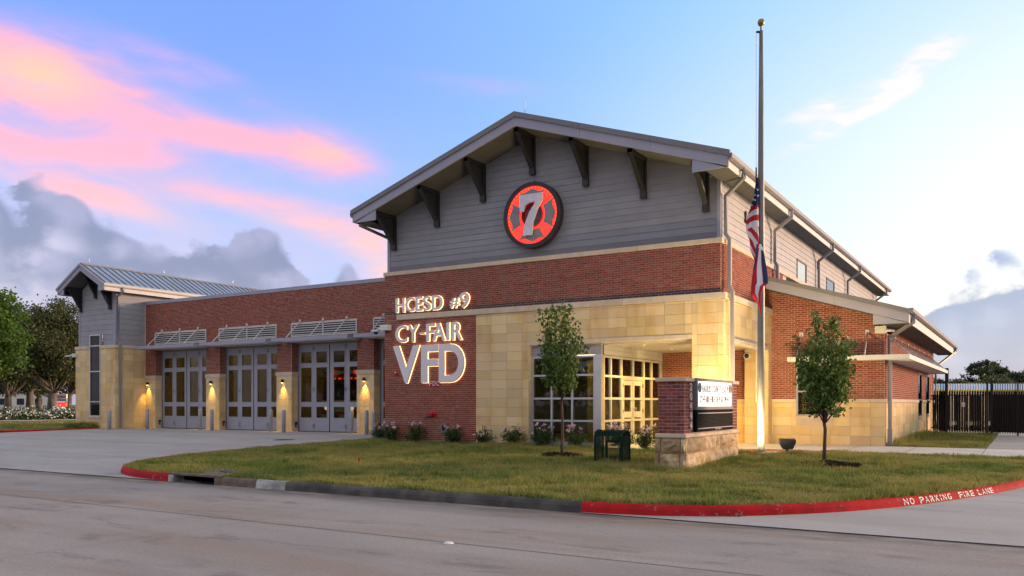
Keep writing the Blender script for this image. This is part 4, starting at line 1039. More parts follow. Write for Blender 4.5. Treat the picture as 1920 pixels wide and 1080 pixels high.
wall_text('wall_lettering', 'medium backlit metal letters CY-FAIR below the stone band', [('C', -19.17, -18.65), ('Y', -18.62, -18.15), ('-', -18.10, -17.87, 3.78, 3.84), ('F', -17.79, -17.43), ('A', -17.52, -16.98), ('I', -16.92, -16.81), ('R', -16.70, -16.28)], 3.52, 4.13, .012)
wall_text('wall_lettering', 'largest backlit metal letters VFD low on the brick wall', [('V', -19.28, -18.10), ('F', -18.01, -17.27), ('D', -17.24, -16.18)], 2.07, 3.40, .024)
# ---- round emblem
EX, EZ = -13.52, 7.43
em = empty('emblem_sign', (EX, YS, EZ), 'round red lit emblem with silver number 7 on grey gable', 'sign')
def ring(r0, r1, y0, y1, n=64):
    mb = MB(); vs = []
    for k in range(n):
        a = 2 * math.pi * k / n; c, s = math.cos(a), math.sin(a)
        vs += [(EX + r0 * c, y0, EZ + r0 * s), (EX + r1 * c, y0, EZ + r1 * s), (EX + r1 * c, y1, EZ + r1 * s), (EX + r0 * c, y1, EZ + r0 * s)]
    fs = []
    for k in range(n):
        i, j = 4 * k, 4 * ((k + 1) % n)
        for q in range(4): fs.append((i + q, i + (q + 1) % 4, j + (q + 1) % 4, j + q))
    return mb.add(vs, fs)
ring(.93, 1.06, 23.20, 23.42).build('rim', 'emblem_rim', em)
ring(.40, .93, 23.26, 23.36).build('lit_face', 'glow_red', em)
ring(.36, .40, 23.24, 23.42).build('inner_rim', 'red_paint', em)
for q in range(4):                                            # four arms of the cross
    a0 = q * math.pi / 2
    pts = []
    prof = [(-.30, .50), (-.47, .78), (-.36, .735), (-.24, .745), (-.14, .80), (0, .855), (.14, .80), (.24, .745), (.36, .735), (.47, .78), (.30, .50)]
    for k in range(9): t = .30 - .60 * k / 8; prof.append((t * .98, math.sqrt(max(0, .475 ** 2 - t * t * .6))))
    P = [(EX + x * math.cos(a0) - y * math.sin(a0), EZ + x * math.sin(a0) + y * math.cos(a0)) for x, y in prof]
    MB().prism(P, 23.235, 23.258).build('cross_arm', 'emblem_grey', em)
bul = 0
for k in range(44):
    a = 2 * math.pi * k / 44
    if 230 < math.degrees(a) < 320: continue
    MB().lathe([(.03, 23.252), (.024, 23.24)], (EX + .885 * math.cos(a), 0, EZ + .885 * math.sin(a)), 8, 'y').build('bulb', 'glow_orange', em)
sev = [(-.40, .66), (.44, .66), (.44, .42), (.26, .16), (.10, -.22), (.05, -.66), (-.27, -.66), (-.22, -.32), (-.05, .06), (.20, .40), (-.06, .38), (-.20, .30), (-.26, .12), (-.40, .12)]
MB().prism([(EX + x, EZ + y) for x, y in sev], 23.13, 23.20).build('numeral', 'brushed', em)
MB().prism([(EX + .03, EZ + 1.05), (EX - .03, EZ + 1.05), (EX, EZ + 1.15)], 23.38, 23.42).build('hanger', 'emblem_rim', em)
# ---- wall sconces with their pools of light
names_ = ['against the tower corner', 'between first and second bay doors', 'between second and third bay doors', 'between third and fourth bay doors']
for i, x in enumerate((-40.89, -35.66, -30.46, -25.28)):
    s_ = empty('wall_light', (x, YP, 2.35), 'small black cylinder downlight on pillar ' + names_[i], 'wall light', 'downlights on the bay pillars')
    MB().lathe([(.06, 2.35), (.062, 2.37), (.062, 2.50), (.05, 2.515)], (x, YP - .12, 0), 14).build('shade', 'bracket_black', s_, smooth=False)
    MB().box(x - .03, x + .03, YP - .07, YP - .02, 2.40, 2.46).build('wall_arm', 'bracket_black', s_)
    MB().lathe([(.045, 2.335), (.05, 2.349)], (x, YP - .12, 0), 12).build('lamp', 'glow_yellow', s_)
    light('lamp_light', 'SPOT', (x, YP - .12, 2.325), 130, (1, .58, .09), s_, (x, YP - .07, 0), 72, 1.0, .03)
# ---- porch downlights
for i, (x, y) in enumerate(((-10.2, 24.6), (-10.2, 27.0), (-8.4, 25.6))):
    s_ = empty('recessed_light', (x, y, 3.19), ['recessed porch downlight nearest the front opening', 'recessed porch downlight over the entrance doors', 'recessed porch downlight by the corner pier'][i], 'ceiling light', 'recessed lights in the porch ceiling')
    MB().lathe([(.12, 3.1995), (.12, 3.197), (.06, 3.1965)], (x, y, 0), 16).build('trim_ring', 'trim_light', s_)
    MB().lathe([(.05, 3.199), (.05, 3.196)], (x, y, 0), 16).build('lamp', 'glow_warm', s_)
    light('lamp_light', 'SPOT', (x, y, 3.16), 260, WARM, s_, (x, y, 0), 150, .6, .08)
# ---- small fittings on the brick wall
o = empty('alarm_horn', (-19.18, YF, 2.45), 'small red round alarm horn beside the letter V', 'alarm')
MB().lathe([(.08, YF - .01), (.085, YF - .04), (.06, YF - .07)], (-19.18, 0, 2.45), 16, 'y').build('body', 'red_paint', o)
MB().lathe([(.03, YF - .07), (.025, YF - .09)], (-19.20, 0, 2.46), 10, 'y').build('strobe', 'white_plastic', o)
o = empty('plate_sign', (-17.51, YF, 2.04), 'small red plate lettered FDC below the large letters', 'sign')
MB().box(-17.75, -17.27, YF - .03, YF - .011, 1.95, 2.15).build('plate', 'red_paint', o)
for ch, a, b in (('F', -17.72, -17.60), ('D', -17.57, -17.44), ('C', -17.41, -17.28)): letter(ch, a, b, 1.965, 2.135, .006, lambda u, z, q: (u, YF - .031 - q, z), .01).build('letter', 'paint_white', o)
o = empty('hose_connection', (-17.56, YF, .99), 'red round fire hose connection on the brick wall', 'hose connection')
MB().lathe([(.13, YF - .011), (.13, YF - .03), (.06, YF - .05), (.06, YF - .12), (.085, YF - .13), (.085, YF - .17), (.04, YF - .18)], (-17.56, 0, .99), 18, 'y').build('body', 'red_paint', o)
MB().tube([(-17.61, YF - .12, 1.0), (-17.74, YF - .11, .97)], .03, 8).build('cap', 'bracket_black', o)
MB().tube([(-17.9, YF - .05, .86), (-17.62, YF - .1, .90)], .015, 5).build('chain', 'bracket_black', o)
o = empty('utility_box', (-17.05, YF, .40), 'grey open electrical box low on the brick wall', 'utility box')
MB().box(-17.17, -16.93, YF - .11, YF - .011, .36, .64).build('case', 'trim_dark', o, .008)
MB().box(-17.10, -16.98, YF - .125, YF - .112, .42, .60).build('socket', 'rubber', o)
MB().tube([(-17.05, YF - .05, .36), (-17.05, YF - .05, -.02)], .02, 6).build('conduit', 'galvanised', o)
# utility boxes low on the sides of the bay pillars
for i, x in enumerate((-40.35, -35.13, -29.94, -24.79)):
    o = empty('outlet_box', (x + .03, 28.78, .25), 'small dark outlet box low on the %s bay pillar\'s side' % ('first', 'second', 'third', 'fourth')[i], 'outlet box', 'outlet boxes on pillar sides')
    MB().box(x + .027, x + .10, 28.72, 28.84, .20, .46).build('case', 'bracket_black', o, .006)
    MB().box(x + .101, x + .112, 28.74, 28.82, .22, .33).build('cover', 'galvanised', o)
# ---- security cameras
def camera_thing(label, p, arm, boxc):
    o = empty('security_camera', p, label, 'security camera'); p = Vector(p)
    MB().box(*boxc).build('mount_box', 'white_plastic', o, .01)
    MB().tube([p, p + Vector(arm) * .6 + Vector((0, 0, .03)), p + Vector(arm)], .035, 8).build('arm', 'white_plastic', o)
    c = p + Vector(arm)
    MB().lathe([(.03, .04), (.13, .02), (.15, -.03), (.10, -.05)], c, 14).build('housing', 'white_plastic', o, smooth=True)
    MB().lathe([(.09, -.05), (.075, -.10), (.03, -.13)], c, 12).build('dome', 'glass_dark', o, smooth=True)
camera_thing('white camera sticking out from the tower wall', (-44.80, 26.62, 4.0), (-.42, -.10, -.03), (-44.9, -44.62, 26.55, 26.70, 3.90, 4.10))
camera_thing('white camera on the corner of the letter wall', (-19.78, 23.25, 4.06), (-.36, .06, -.06), (-19.82, -19.42, 23.14, 23.335, 3.98, 4.18))
camera_thing('white camera under the low eave at the wing corner', (-3.72, 28.48, 3.66), (.16, -.20, -.03), (-4.02, -3.68, 28.46, 28.545, 3.56, 3.80))
o = empty('dome_camera', (-7.95, 28.05, 2.95), 'black and white dome camera on the porch pier', 'security camera')
MB().lathe([(.11, 28.13), (.12, 28.06), (.10, 28.03)], (-7.95, 0, 2.95), 16, 'y').build('housing', 'white_plastic', o); MB().lathe([(.08, 28.03), (.06, 27.98), (.02, 27.96)], (-7.95, 0, 2.95), 14, 'y').build('dome', 'black', o)
# ---- bollards
bol = empty('bollard', (0, 0, 0))
MB().lathe([(.088, -.05), (.088, 1.0), (.075, 1.035), (.04, 1.055), (.005, 1.06)], (0, 0, 0), 16).build('post', 'bollard_grey', bol, smooth=True)
MB().lathe([(.10, .0), (.10, .012), (.09, .014)], (0, 0, 0), 16).build('base_ring', 'concrete_walk', bol)
BL = [(-40.54, 26.0, 'in front of the tower corner'), (-39.05, 27.15, 'left of the first bay door'), (-35.68, 27.8, 'right of the first bay door'), (-34.15, 27.3, 'left of the second bay door'),
      (-30.55, 27.8, 'right of the second bay door'), (-29.36, 27.5, 'left of the third bay door'), (-25.56, 27.95, 'right of the third bay door'), (-24.27, 27.48, 'left of the hidden fourth bay door'), (-21.19, 24.4, 'nearest the pink flowers and letter wall')]
for i, (x, y, w) in enumerate(BL):
    b_ = bol if i == 0 else copy_tree(bol)
    b_.location = (x, y, zd(y)); tag(b_, 'grey steel bollard ' + w, 'bollard', 'bollards along the bay doors')

# ---- brick and stone monument sign
SX0, SX1, SY0, SY1 = -6.65, -6.07, 16.79, 20.53
ms = empty('monument_sign', (-6.36, 18.6, -.05), 'brick monument sign with lit white panel and rough stone base', 'sign')
bw2 = MB().box(SX0, SX1, SY0, SY1, .6, 1.83).build('brick_body', 'mortar', ms)
def lay_on(wall, face, plane, u0, u1, z0, z1, pw, ph, gap, d, kind, m, holes=(), bond=True):
    n0 = len(PIECES); lay(kind, m, wall, face, plane, u0, u1, z0, z1, pw, ph, gap, d, holes=holes, bond=bond, base=z0, u_off=u0)
    new = PIECES[n0:]; del PIECES[n0:]; cache = {}
    for _, m_, w, h, dd, pos, rz, wl in new:
        key = (w, h)
        if key not in cache: vs, fs = piece_mesh(kind, m_, w, h, dd); cache[key] = MB().add(vs, fs).mesh(kind, m_)
        link(kind, cache[key], wl, pos, rz)
mat('brick_sign', (.28, .072, .055), .85, col2=(.21, .05, .04), scale=9, bump=.25, bscale=160, rnd=.25)
mat('mortar_sign', (.60, .52, .50), .95)
bw2.data.materials[0] = MATS['mortar_sign']
lay_on(bw2, '-y', SY0, SX0, SX1, .72, 1.82, .2032, .0733, .011, .010, 'brick', 'brick_sign')
lay_on(bw2, '+x', SX1, SY0, SY1, .72, 1.82, .2032, .0733, .011, .010, 'brick', 'brick_sign', holes=[(17.3, 19.88, .7, 1.9)])
def cap(name, z0, z1, o_):
    c = MB().box(SX0 - o_ + .004, SX1 + o_ - .004, SY0 - o_ + .004, SY1 + o_ - .004, z0 + .003, z1 - .003).build(name, 'stone_joint', ms)
    for k in range(6):
        a = SY0 - o_ + (SY1 - SY0 + 2 * o_) * k / 6; b = SY0 - o_ + (SY1 - SY0 + 2 * o_) * (k + 1) / 6 - .005
        MB().box(SX0 - o_, SX1 + o_, a, b, z0, z1).build('coping_stone', 'cast_stone', c, .008)
cap('cap_course', 1.82, 1.90, .05); cap('sill_course', .63, .715, .05)
# rough-faced base stones
base_ = MB().box(SX0 - .0, SX1 + .0, SY0 - .0, SY1 + .0, -.25, .63).build('base_core', 'stone_joint', ms)
def rough(face, plane, u0, u1, z0, z1, d):
    nu, nz = 6, 5; vs = []; fs = []; 
    for j in range(nz + 1):
        for i in range(nu + 1):
            fu, fz = i / nu, j / nz; edge_ = min(fu, 1 - fu, fz, 1 - fz)
            out = d * (.35 + .65 * min(1, edge_ * 3.2)) * random.uniform(.6, 1.3) if edge_ > 0 else d * .30
            u = u0 + (u1 - u0) * fu + (random.uniform(-.012, .012) if 0 < fu < 1 else 0); z = z0 + (z1 - z0) * fz + (random.uniform(-.012, .012) if 0 < fz < 1 else 0)
            vs.append((u, plane - out, z) if face == '-y' else (plane + out, u, z))
    for j in range(nz):
        for i in range(nu): a = j * (nu + 1) + i; fs.append((a, a + 1, a + nu + 2, a + nu + 1))
    nb = len(vs)
    rim_ = [i for i in range(nu + 1)] + [(j + 1) * (nu + 1) - 1 for j in range(1, nz + 1)] + [nz * (nu + 1) + i for i in range(nu - 1, -1, -1)] + [j * (nu + 1) for j in range(nz - 1, 0, -1)]
    for r in rim_: v = vs[r]; vs.append((v[0], plane + .02, v[2]) if face == '-y' else (plane - .02, v[1], v[2]))
    m_ = len(rim_)
    for k in range(m_): fs.append((rim_[k], rim_[(k + 1) % m_], nb + (k + 1) % m_, nb + k))
    MB().add(vs, fs).build('base_stone', 'rough_stone', base_, at=((u0 + u1) / 2, plane, z0) if face == '-y' else (plane, (u0 + u1) / 2, z0))
for z0, z1, cx in ((.30, .62, [-6.71, -6.58, -6.14, -6.0]), (-.06, .29, [-6.71, -6.60, -6.16, -6.0])):
    for a, b in zip(cx, cx[1:]): rough('-y', SY0, a, b - .014, z0, z1, .085)
for z0, z1, cy in ((.30, .62, [16.74, 17.15, 17.85, 18.55, 19.1, 19.75, 20.58]), (-.06, .29, [16.74, 17.45, 18.1, 18.75, 19.3, 19.9, 20.58])):
    for a, b in zip(cy, cy[1:]): rough('+x', SX1, a, b - .014, z0, z1, .085)
MB().box(SX0 - .06, SX1 + .06, SY0 - .06, SY1 + .04, -.3, -.065).build('footing', 'kerb_plain', ms, .015)
# sign cabinet facing right
P0 = SX1 + .01; Y0, Y1 = 17.30, 19.90
MB().box(P0, P0 + .09, Y0, Y0 + .07, 1.22, 1.90).box(P0, P0 + .09, Y1 - .07, Y1, 1.22, 1.90).box(P0, P0 + .09, Y0 + .07, Y1 - .07, 1.84, 1.90).box(P0, P0 + .09, Y0 + .07, Y1 - .07, 1.22, 1.29).build('cabinet_frame', 'trim_dark', ms)
pn = MB().box(P0, P0 + .07, Y0 + .07, Y1 - .07, 1.29, 1.84).build('lit_panel', 'glow_white', ms)
def panel_text(text, y0, y1, z0, z1, x):
    wid = [.55 if c in 'I-' else (.45 if c == ' ' else 1.0) for c in text]; tot = sum(wid); cur = 0
    for c, w in zip(text, wid):
        a = y0 + (y1 - y0) * (cur + .15 * w) / tot; b = y0 + (y1 - y0) * (cur + .82 * w) / tot; cur += w
        if c == ' ': continue
        if c == 'I': mm = (a + b) / 2; a, b = mm - .018, mm + .018
        zz0, zz1 = ((z0 + z1) / 2 - .018, (z0 + z1) / 2 + .018) if c == '-' else (z0, z1)
        letter(c, a, b, zz0, zz1, .006, lambda u, z, q: (x + q, u, z), .0).build('letter', 'lettering_dark', ms)
panel_text('HARRIS COUNTY ESD 9', 17.68, 19.56, 1.60, 1.76, P0 + .071); panel_text('CY-FAIR FIRE DEPARTMENT', 17.52, 19.70, 1.37, 1.52, P0 + .071)
for yc, mm in ((17.53, 'seal_blue'), (19.70, 'seal_orange')):
    sl_ = MB().lathe([(.11, P0 + .071), (.11, P0 + .076)], (0, yc, 1.70), 24, 'x').build('seal', mm, ms)
    MB().lathe([(.075, P0 + .077), (.075, P0 + .080)], (0, yc, 1.70), 20, 'x').build('seal_disc', 'seal_gold', sl_)
    MB().box(P0 + .081, P0 + .084, yc - .015, yc + .015, 1.64, 1.76).build('seal_mark', mm, sl_); MB().box(P0 + .081, P0 + .084, yc - .045, yc + .045, 1.70, 1.73).build('seal_mark', mm, sl_)
MB().box(P0, P0 + .085, Y0, Y1, .74, 1.215).build('message_board', 'led_panel', ms, .008)
for z in (1.13, .80): MB().box(P0 + .086, P0 + .092, Y0 + .08, Y1 - .03, z, z + .022).build('trim_strip', 'trim', ms)
for k in range(9): MB().box(P0 + .086, P0 + .090, Y0 + .10, Y1 - .06, .85 + k * .03, .855 + k * .03).build('led_row', 'rubber', ms)
wid_ = 'DAKTRONICS'
for i, c in enumerate(wid_): letter(c, 18.55 + i * .045, 18.55 + i * .045 + (.012 if c == 'I' else .036), .765, .792, .003, lambda u, z, q: (P0 + .086 + q, u, z), .01).build('letter', 'paint_white', ms)
for i, c in enumerate('20444'): letter(c, 17.04, 17.15, 1.62 - i * .205, 1.79 - i * .205, .03, lambda u, z, q: (SX1 + .02 + q, u, z), .02).build('numeral', 'trim_light', ms)
light('panel_light', 'AREA', (P0 + .25, 18.66, 1.56), 5, (1, .97, .92), ms, (P0 + 3, 18.66, 1.2), .5)

# ---- flagpole, flags, floodlights
FX, FY = -5.95, 22.33
fp = empty('flagpole', (FX, FY, 0), 'tall tapered metal flagpole with bronze ball top', 'flagpole')
MB().lathe([(.092, .02), (.092, 3.0), (.088, 6), (.07, 9), (.048, 11.25)], (FX, FY, 0), 20).build('pole', 'steel_pole', fp, smooth=True)
MB().lathe([(.20, -.02), (.20, .012), (.17, .035), (.10, .06)], (FX, FY, 0), 20).build('base_flange', 'steel_pole', fp)
MB().lathe([(.02, 11.25), (.03, 11.32), (.02, 11.36), (.07, 11.40), (.095, 11.47), (.07, 11.545), (.01, 11.57)], (FX, FY, 0), 16).build('ball', 'gold', fp, smooth=True)
tl = -RIGHT
hx = Vector((FX, FY, 0)) + tl * .13
MB().tube([(FX, FY, 11.22), (hx.x, hx.y, 11.22)], .03, 6).build('pulley_arm', 'bracket_black', fp)
MB().tube([(hx.x, hx.y, 11.2), (hx.x, hx.y, 1.4)], .006, 5).build('halyard', 'flag_white', fp)
MB().tube([(hx.x, hx.y, 7.3), (hx.x, hx.y, 7.62)], .02, 6).build('swivel', 'bracket_black', fp)
def flag(name, label, ztop_, zbot_, outline, colour, seed, stars=(), front=.06, fs=1.0):
    """limp cloth: s runs down, t across; outline gives left and right edges against the halyard"""
    rn = random.Random(seed); ns, ntt = 46, 22; root = empty(name, (hx.x, hx.y, zbot_), label, 'flag')
    grid = []
    toward = -FWD
    for i in range(ns + 1):
        s = i / ns; row = []
        l, r = outline(s)
        for j in range(ntt + 1):
            t = j / ntt
            fold = .075 * min(1, s * 2.5) * math.sin(t * 9.5 + 2.2 * s + seed) + .03 * math.sin(t * 19 + 5 * s)
            lat = l + (r - l) * t + .012 * math.sin(9 * s + 4 * t)
            sag = .10 * (1 - t) * min(1, s * 3) + .05 * math.sin(t * 6 + s * 4)
            p = hx - tl * lat + toward * (fold * fs + front)
            row.append((p.x, p.y, ztop_ + (zbot_ - ztop_) * s - sag * (1 if s > .05 else 0)))
        grid.append(row)
    groups = {}
    for i in range(ns):
        for j in range(ntt): groups.setdefault(colour((i + .5) / ns, (j + .5) / ntt), []).append((i, j))
    vs = [v for r in grid for v in r]
    mb = MB(); mb.v = [tuple(Vector(v) - wloc(root)) for v in vs]; W_ = ntt + 1
    mats = list(groups); idx = []
    for k, mm in enumerate(mats):
        for i, j in groups[mm]: mb.f.append((i * W_ + j, i * W_ + j + 1, (i + 1) * W_ + j + 1, (i + 1) * W_ + j)); idx.append(k)
    me = bpy.data.meshes.new('cloth'); me.from_pydata(mb.v, [], mb.f)
    for mm in mats: me.materials.append(MATS[mm])
    me.polygons.foreach_set('material_index', idx); me.polygons.foreach_set('use_smooth', [True] * len(idx)); me.update()
    link('cloth', me, root, wloc(root))
    for s, t, rad in stars:
        i, j = int(s * ns), int(t * ntt); c = Vector(grid[i][j]) + toward * .02
        P = [(c + (RIGHT * math.sin(k * math.pi / 5) + Vector((0, 0, 1)) * math.cos(k * math.pi / 5)) * (rad if k % 2 == 0 else rad * .42)) for k in range(10)]
        MB().add([tuple(p) for p in P] + [tuple(p + toward * .004) for p in P], [tuple(range(10)), tuple(range(10, 20))] + [(k, (k + 1) % 10, 10 + (k + 1) % 10, 10 + k) for k in range(10)]).build('star', 'flag_white', root)
    return root
def us_out(s):
    pts = [(0, -.02, .03), (.2, -.12, .07), (.44, -.30, .15), (.60, -.29, .17), (.72, -.20, .16), (.85, -.18, .16), (1, -.02, .10)]
    for a, b in zip(pts, pts[1:]):
        if a[0] <= s <= b[0]: f = (s - a[0]) / (b[0] - a[0]); return a[1] + (b[1] - a[1]) * f, a[2] + (b[2] - a[2]) * f
def us_col(s, t):
    if s < .31 + .06 * t or (t > .82 and s < .52): return 'navy'
    q = (s + .03 * t) * 15 if s < .58 else (s * 9 - t * 4.3) + 9.2
    return 'flag_red' if math.floor(q) % 2 else 'flag_white'
flag('national_flag', 'limp striped flag with white stars hanging at half mast', 7.34, 5.15, us_out, us_col, 1,
     [(.14, .5, .03), (.18, .3, .035), (.18, .7, .035), (.22, .5, .038), (.225, .15, .036), (.255, .75, .038), (.26, .35, .038), (.29, .55, .04), (.29, .12, .036), (.40, .9, .03)])
def tx_out(s):
    pts = [(0, -.05, .13), (.3, -.14, .19), (.58, -.18, .25), (.60, -.18, .14), (.72, -.20, .09), (.86, -.02, .07), (1, .06, .07)]
    for a, b in zip(pts, pts[1:]):
        if a[0] <= s <= b[0]: f = (s - a[0]) / (b[0] - a[0]); return a[1] + (b[1] - a[1]) * f, a[2] + (b[2] - a[2]) * f
def tx_col(s, t):
    if s < .30 and t < .18: return 'navy'
    if t < .34 and s < .86: return 'flag_red'
    if t > .72 and s < .56: return 'navy'
    if t > .70 or s > .84: return 'flag_red'
    return 'flag_white'
flag('state_flag', 'limp red white and blue state flag below the striped flag', 5.55, 3.80, tx_out, tx_col, 4, [(.10, .72, .10)], .20, .35)
def flood(label, x, y, aim, energy, size, z=0.0):
    o = empty('flood_light', (x, y, z), label, 'flood light', 'ground flood lights by the flagpole')
    a = (Vector(aim) - Vector((x, y, z + .28))).normalized(); a2 = Vector((a.x, a.y, 0)).normalized(); sd_ = Vector((-a2.y, a2.x, 0))
    c = Vector((x, y, z + .25))
    prof = [(-.22, .13), (.22, .13), (.21, .02), (.13, -.13), (-.13, -.13), (-.21, .02)]
    f = [c + sd_ * u + Vector((0, 0, v)) + a2 * -.09 for u, v in prof] + [c + sd_ * u + Vector((0, 0, v + .03)) + a2 * .09 for u, v in prof]
    MB().add([tuple(p) for p in f], [tuple(range(6)), tuple(range(6, 12))] + [(k, (k + 1) % 6, 6 + (k + 1) % 6, 6 + k) for k in range(6)]).build('housing', 'bracket_black', o, .015)
    MB().tube([(x, y, z - .05), (x, y, z + .14)], .05, 8).build('stem', 'bracket_black', o)
    lens = c + a2 * .125 + Vector((0, 0, .02))
    MB().add([tuple(lens + sd_ * u + a2 * w + Vector((0, 0, v))) for w in (-.03, .0) for u, v in ((-.15, -.06), (.15, -.06), (.15, .08), (-.15, .08))],
             [(0, 1, 2, 3), (4, 5, 6, 7), (0, 1, 5, 4), (1, 2, 6, 5), (2, 3, 7, 6), (3, 0, 4, 7)]).build('lens', 'glow_yellow', o)
    light('lamp_light', 'SPOT', tuple(lens + a2 * .04), energy, (1, .72, .28), o, aim, size, .7, .06)
flood('black ground flood light right of the flagpole base', -5.43, 23.0, (-6.1, 24.6, 3.3), 800, 150)
flood('black ground flood light hidden behind the monument sign', -6.75, 21.55, (-7.7, 23.3, 2.8), 620, 130, zl(21.5))
# paver pad round the pole
pad = empty('paver_pad', (-5.85, 23.3, 0), 'round red brick paver pad at the flagpole base', 'paving'); 
k = 0
for r0, r1, n in ((.32, .62, 14), (.62, .92, 22), (.92, 1.22, 30), (1.22, 1.45, 36)):
    for q in range(n):
        a0, a1 = 2 * math.pi * (q + .06) / n, 2 * math.pi * (q + .94) / n; cx_, cy_ = -5.85, 23.35
        P = [(cx_ + r * math.cos(a), cy_ + r * math.sin(a)) for r, a in ((r0 + .01, a0), (r1 - .01, a0), (r1 - .01, a1), (r0 + .01, a1))]
        MB().prism(P, .0, .022, 'z').build('paver', 'paver', pad)
MB().lathe([(1.46, -.05), (1.46, .014)], (-5.85, 23.35, 0), 40).build('mortar_bed', 'concrete_walk', pad)
MB().lathe([(.09, .0), (.09, .05), (.07, .07)], (FX - .5, FY - .3, 0), 14).build('uplight_housing', 'bracket_black', fp)
light('uplight_lamp', 'SPOT', (FX - .5, FY - .3, .09), 420, (1, .80, .45), fp, (FX, FY, 1.3), 130, 1.0, .05)
MB().lathe([(.09, .0), (.09, .05), (.07, .07)], (FX + .28, FY - .62, -.02), 14).build('uplight_housing', 'bracket_black', fp)
light('uplight_lamp', 'SPOT', (FX + .28, FY - .62, .08), 480, (1, .82, .50), fp, (FX, FY, 1.3), 130, 1.0, .05)

# ---- green mesh cage over the black pipework
cg = empty('mesh_cage', (-8.37, 18.1, zl(18)), 'dark green expanded metal cage around black pipes on the lawn', 'cage')
cx0, cx1, cy0, cy1, cz = -8.72, -8.02, 17.98, 18.42, zl(18.1)
for x in (cx0, cx1):
    pts = [(x, cy0, cz - .02)]
    for k in range(9): a = math.pi * k / 8; pts.append((x, (cy0 + cy1) / 2 - math.cos(a) * (cy1 - cy0) / 2, cz + .62 + .12 * math.sin(a)))
    pts.append((x, cy1, cz - .02)); MB().tube(pts, .026, 8).build('hoop', 'green_paint', cg)
for y in (cy0, cy1): MB().tube([(cx0, y, cz + .03), (cx1, y, cz + .03)], .022, 6).build('rail', 'green_paint', cg)
for k in range(7):
    a = math.pi * (k + 1) / 8; MB().tube([(cx0, (cy0 + cy1) / 2 - math.cos(a) * (cy1 - cy0) / 2, cz + .62 + .12 * math.sin(a)), (cx1, (cy0 + cy1) / 2 - math.cos(a) * (cy1 - cy0) / 2, cz + .62 + .12 * math.sin(a))], .006, 4).build('top_bar', 'green_paint', cg)
for y in (cy0, cy1): MB().box(cx0 + .02, cx1 - .02, y - .004, y + .004, cz + .60, cz + .72).build('edge_plate', 'green_paint', cg)
def mesh_panel(p0, du, w, h):
    mb = MB(); st_ = .045
    for k in range(int((w + h) / st_) + 1):
        for sgn in (1, -1):
            a = k * st_
            u0, v0 = (a, 0) if a <= w else (w, a - w); u1, v1 = (0, a) if a <= h else (a - h, h)
            if sgn < 0: u0, u1 = w - u0, w - u1
            mb.tube([Vector(p0) + du * u0 + Vector((0, 0, v0)), Vector(p0) + du * u1 + Vector((0, 0, v1))], .0055, 3, False)
    mb.build('mesh_panel', 'green_paint', cg)
mesh_panel((cx0, cy0, cz + .05), Vector((1, 0, 0)), .7, .56); mesh_panel((cx0, cy1, cz + .05), Vector((1, 0, 0)), .7, .56); mesh_panel((cx0, cy0, cz + .05), Vector((0, 1, 0)), .44, .56); mesh_panel((cx1, cy0, cz + .05), Vector((0, 1, 0)), .44, .56)
pp = empty('pipework', (-8.37, 18.2, cz), 'black valve pipes standing inside the green cage', 'pipes')
MB().tube([(-8.52, 18.2, cz - .02), (-8.52, 18.2, cz + .44), (-8.49, 18.2, cz + .48), (-8.18, 18.2, cz + .48), (-8.15, 18.2, cz + .44), (-8.15, 18.2, cz - .02)], .035, 8).build('pipe', 'pipe_black', pp)
MB().lathe([(.06, .0), (.07, .04), (.05, .09), (.02, .10)], (-8.2, 18.2, cz + .48), 10).build('valve', 'pipe_black', pp)
MB().tube([(-8.30, 18.2, cz + .61), (-8.12, 18.2, cz + .61)], .03, 8).build('valve_cap', 'chrome', pp)
# ---- small things on the ground
o = empty('pavement_marker', (-5.62, 7.76, -.245), 'small white raised marker on the road joint', 'road marker')
MB().lathe([(.062, 0), (.058, .008), (.04, .018), (.012, .021)], (-5.62, 7.76, -.247), 16).build('body', 'paint_white', o)
mfx, mfy = -13.3, 14.75
o = empty('marker_flag', (mfx, mfy, zl(mfy)), 'tiny red utility marker flag on the lawn', 'marker flag')
MB().tube([(mfx, mfy, zl(mfy) - .02), (mfx, mfy, zl(mfy) + .16)], .003, 4).build('wire', 'galvanised', o)
MB().prism([(mfx, zl(mfy) + .16), (mfx + .07, zl(mfy) + .10), (mfx + .05, zl(mfy) + .03), (mfx, zl(mfy) + .05)], mfy, mfy + .003).build('pennant', 'red_paint', o)
o = empty('drain_cover', (-24.3, 23.0, 0), 'dark round drain cover in the driveway by the lawn', 'drain cover')
MB().lathe([(.42, -.04), (.42, .006), (.36, .012), (.02, .012)], (-24.3, 22.8, zd(22.8)), 24).build('plate', 'kerb_plain', o)
lf = []
for k in range(26):
    x, y = random.uniform(-12, -1.5), random.uniform(12, 16.5)
    if not in_poly(np.array([x]), np.array([y]), LP)[0]: continue
    lf.append([(x + random.uniform(-.06, .06), y + random.uniform(-.06, .06), zl(y) + .05 + random.uniform(0, .03)) for _ in range(4)])
mat('dead_leaf', (.30, .07, .03), .8)
tag(link('leaf_litter', npmesh('leaf_litter', np.array(lf), 4, 'dead_leaf')), 'scattered fallen red brown leaves on the lawn', 'leaves', kind='stuff')
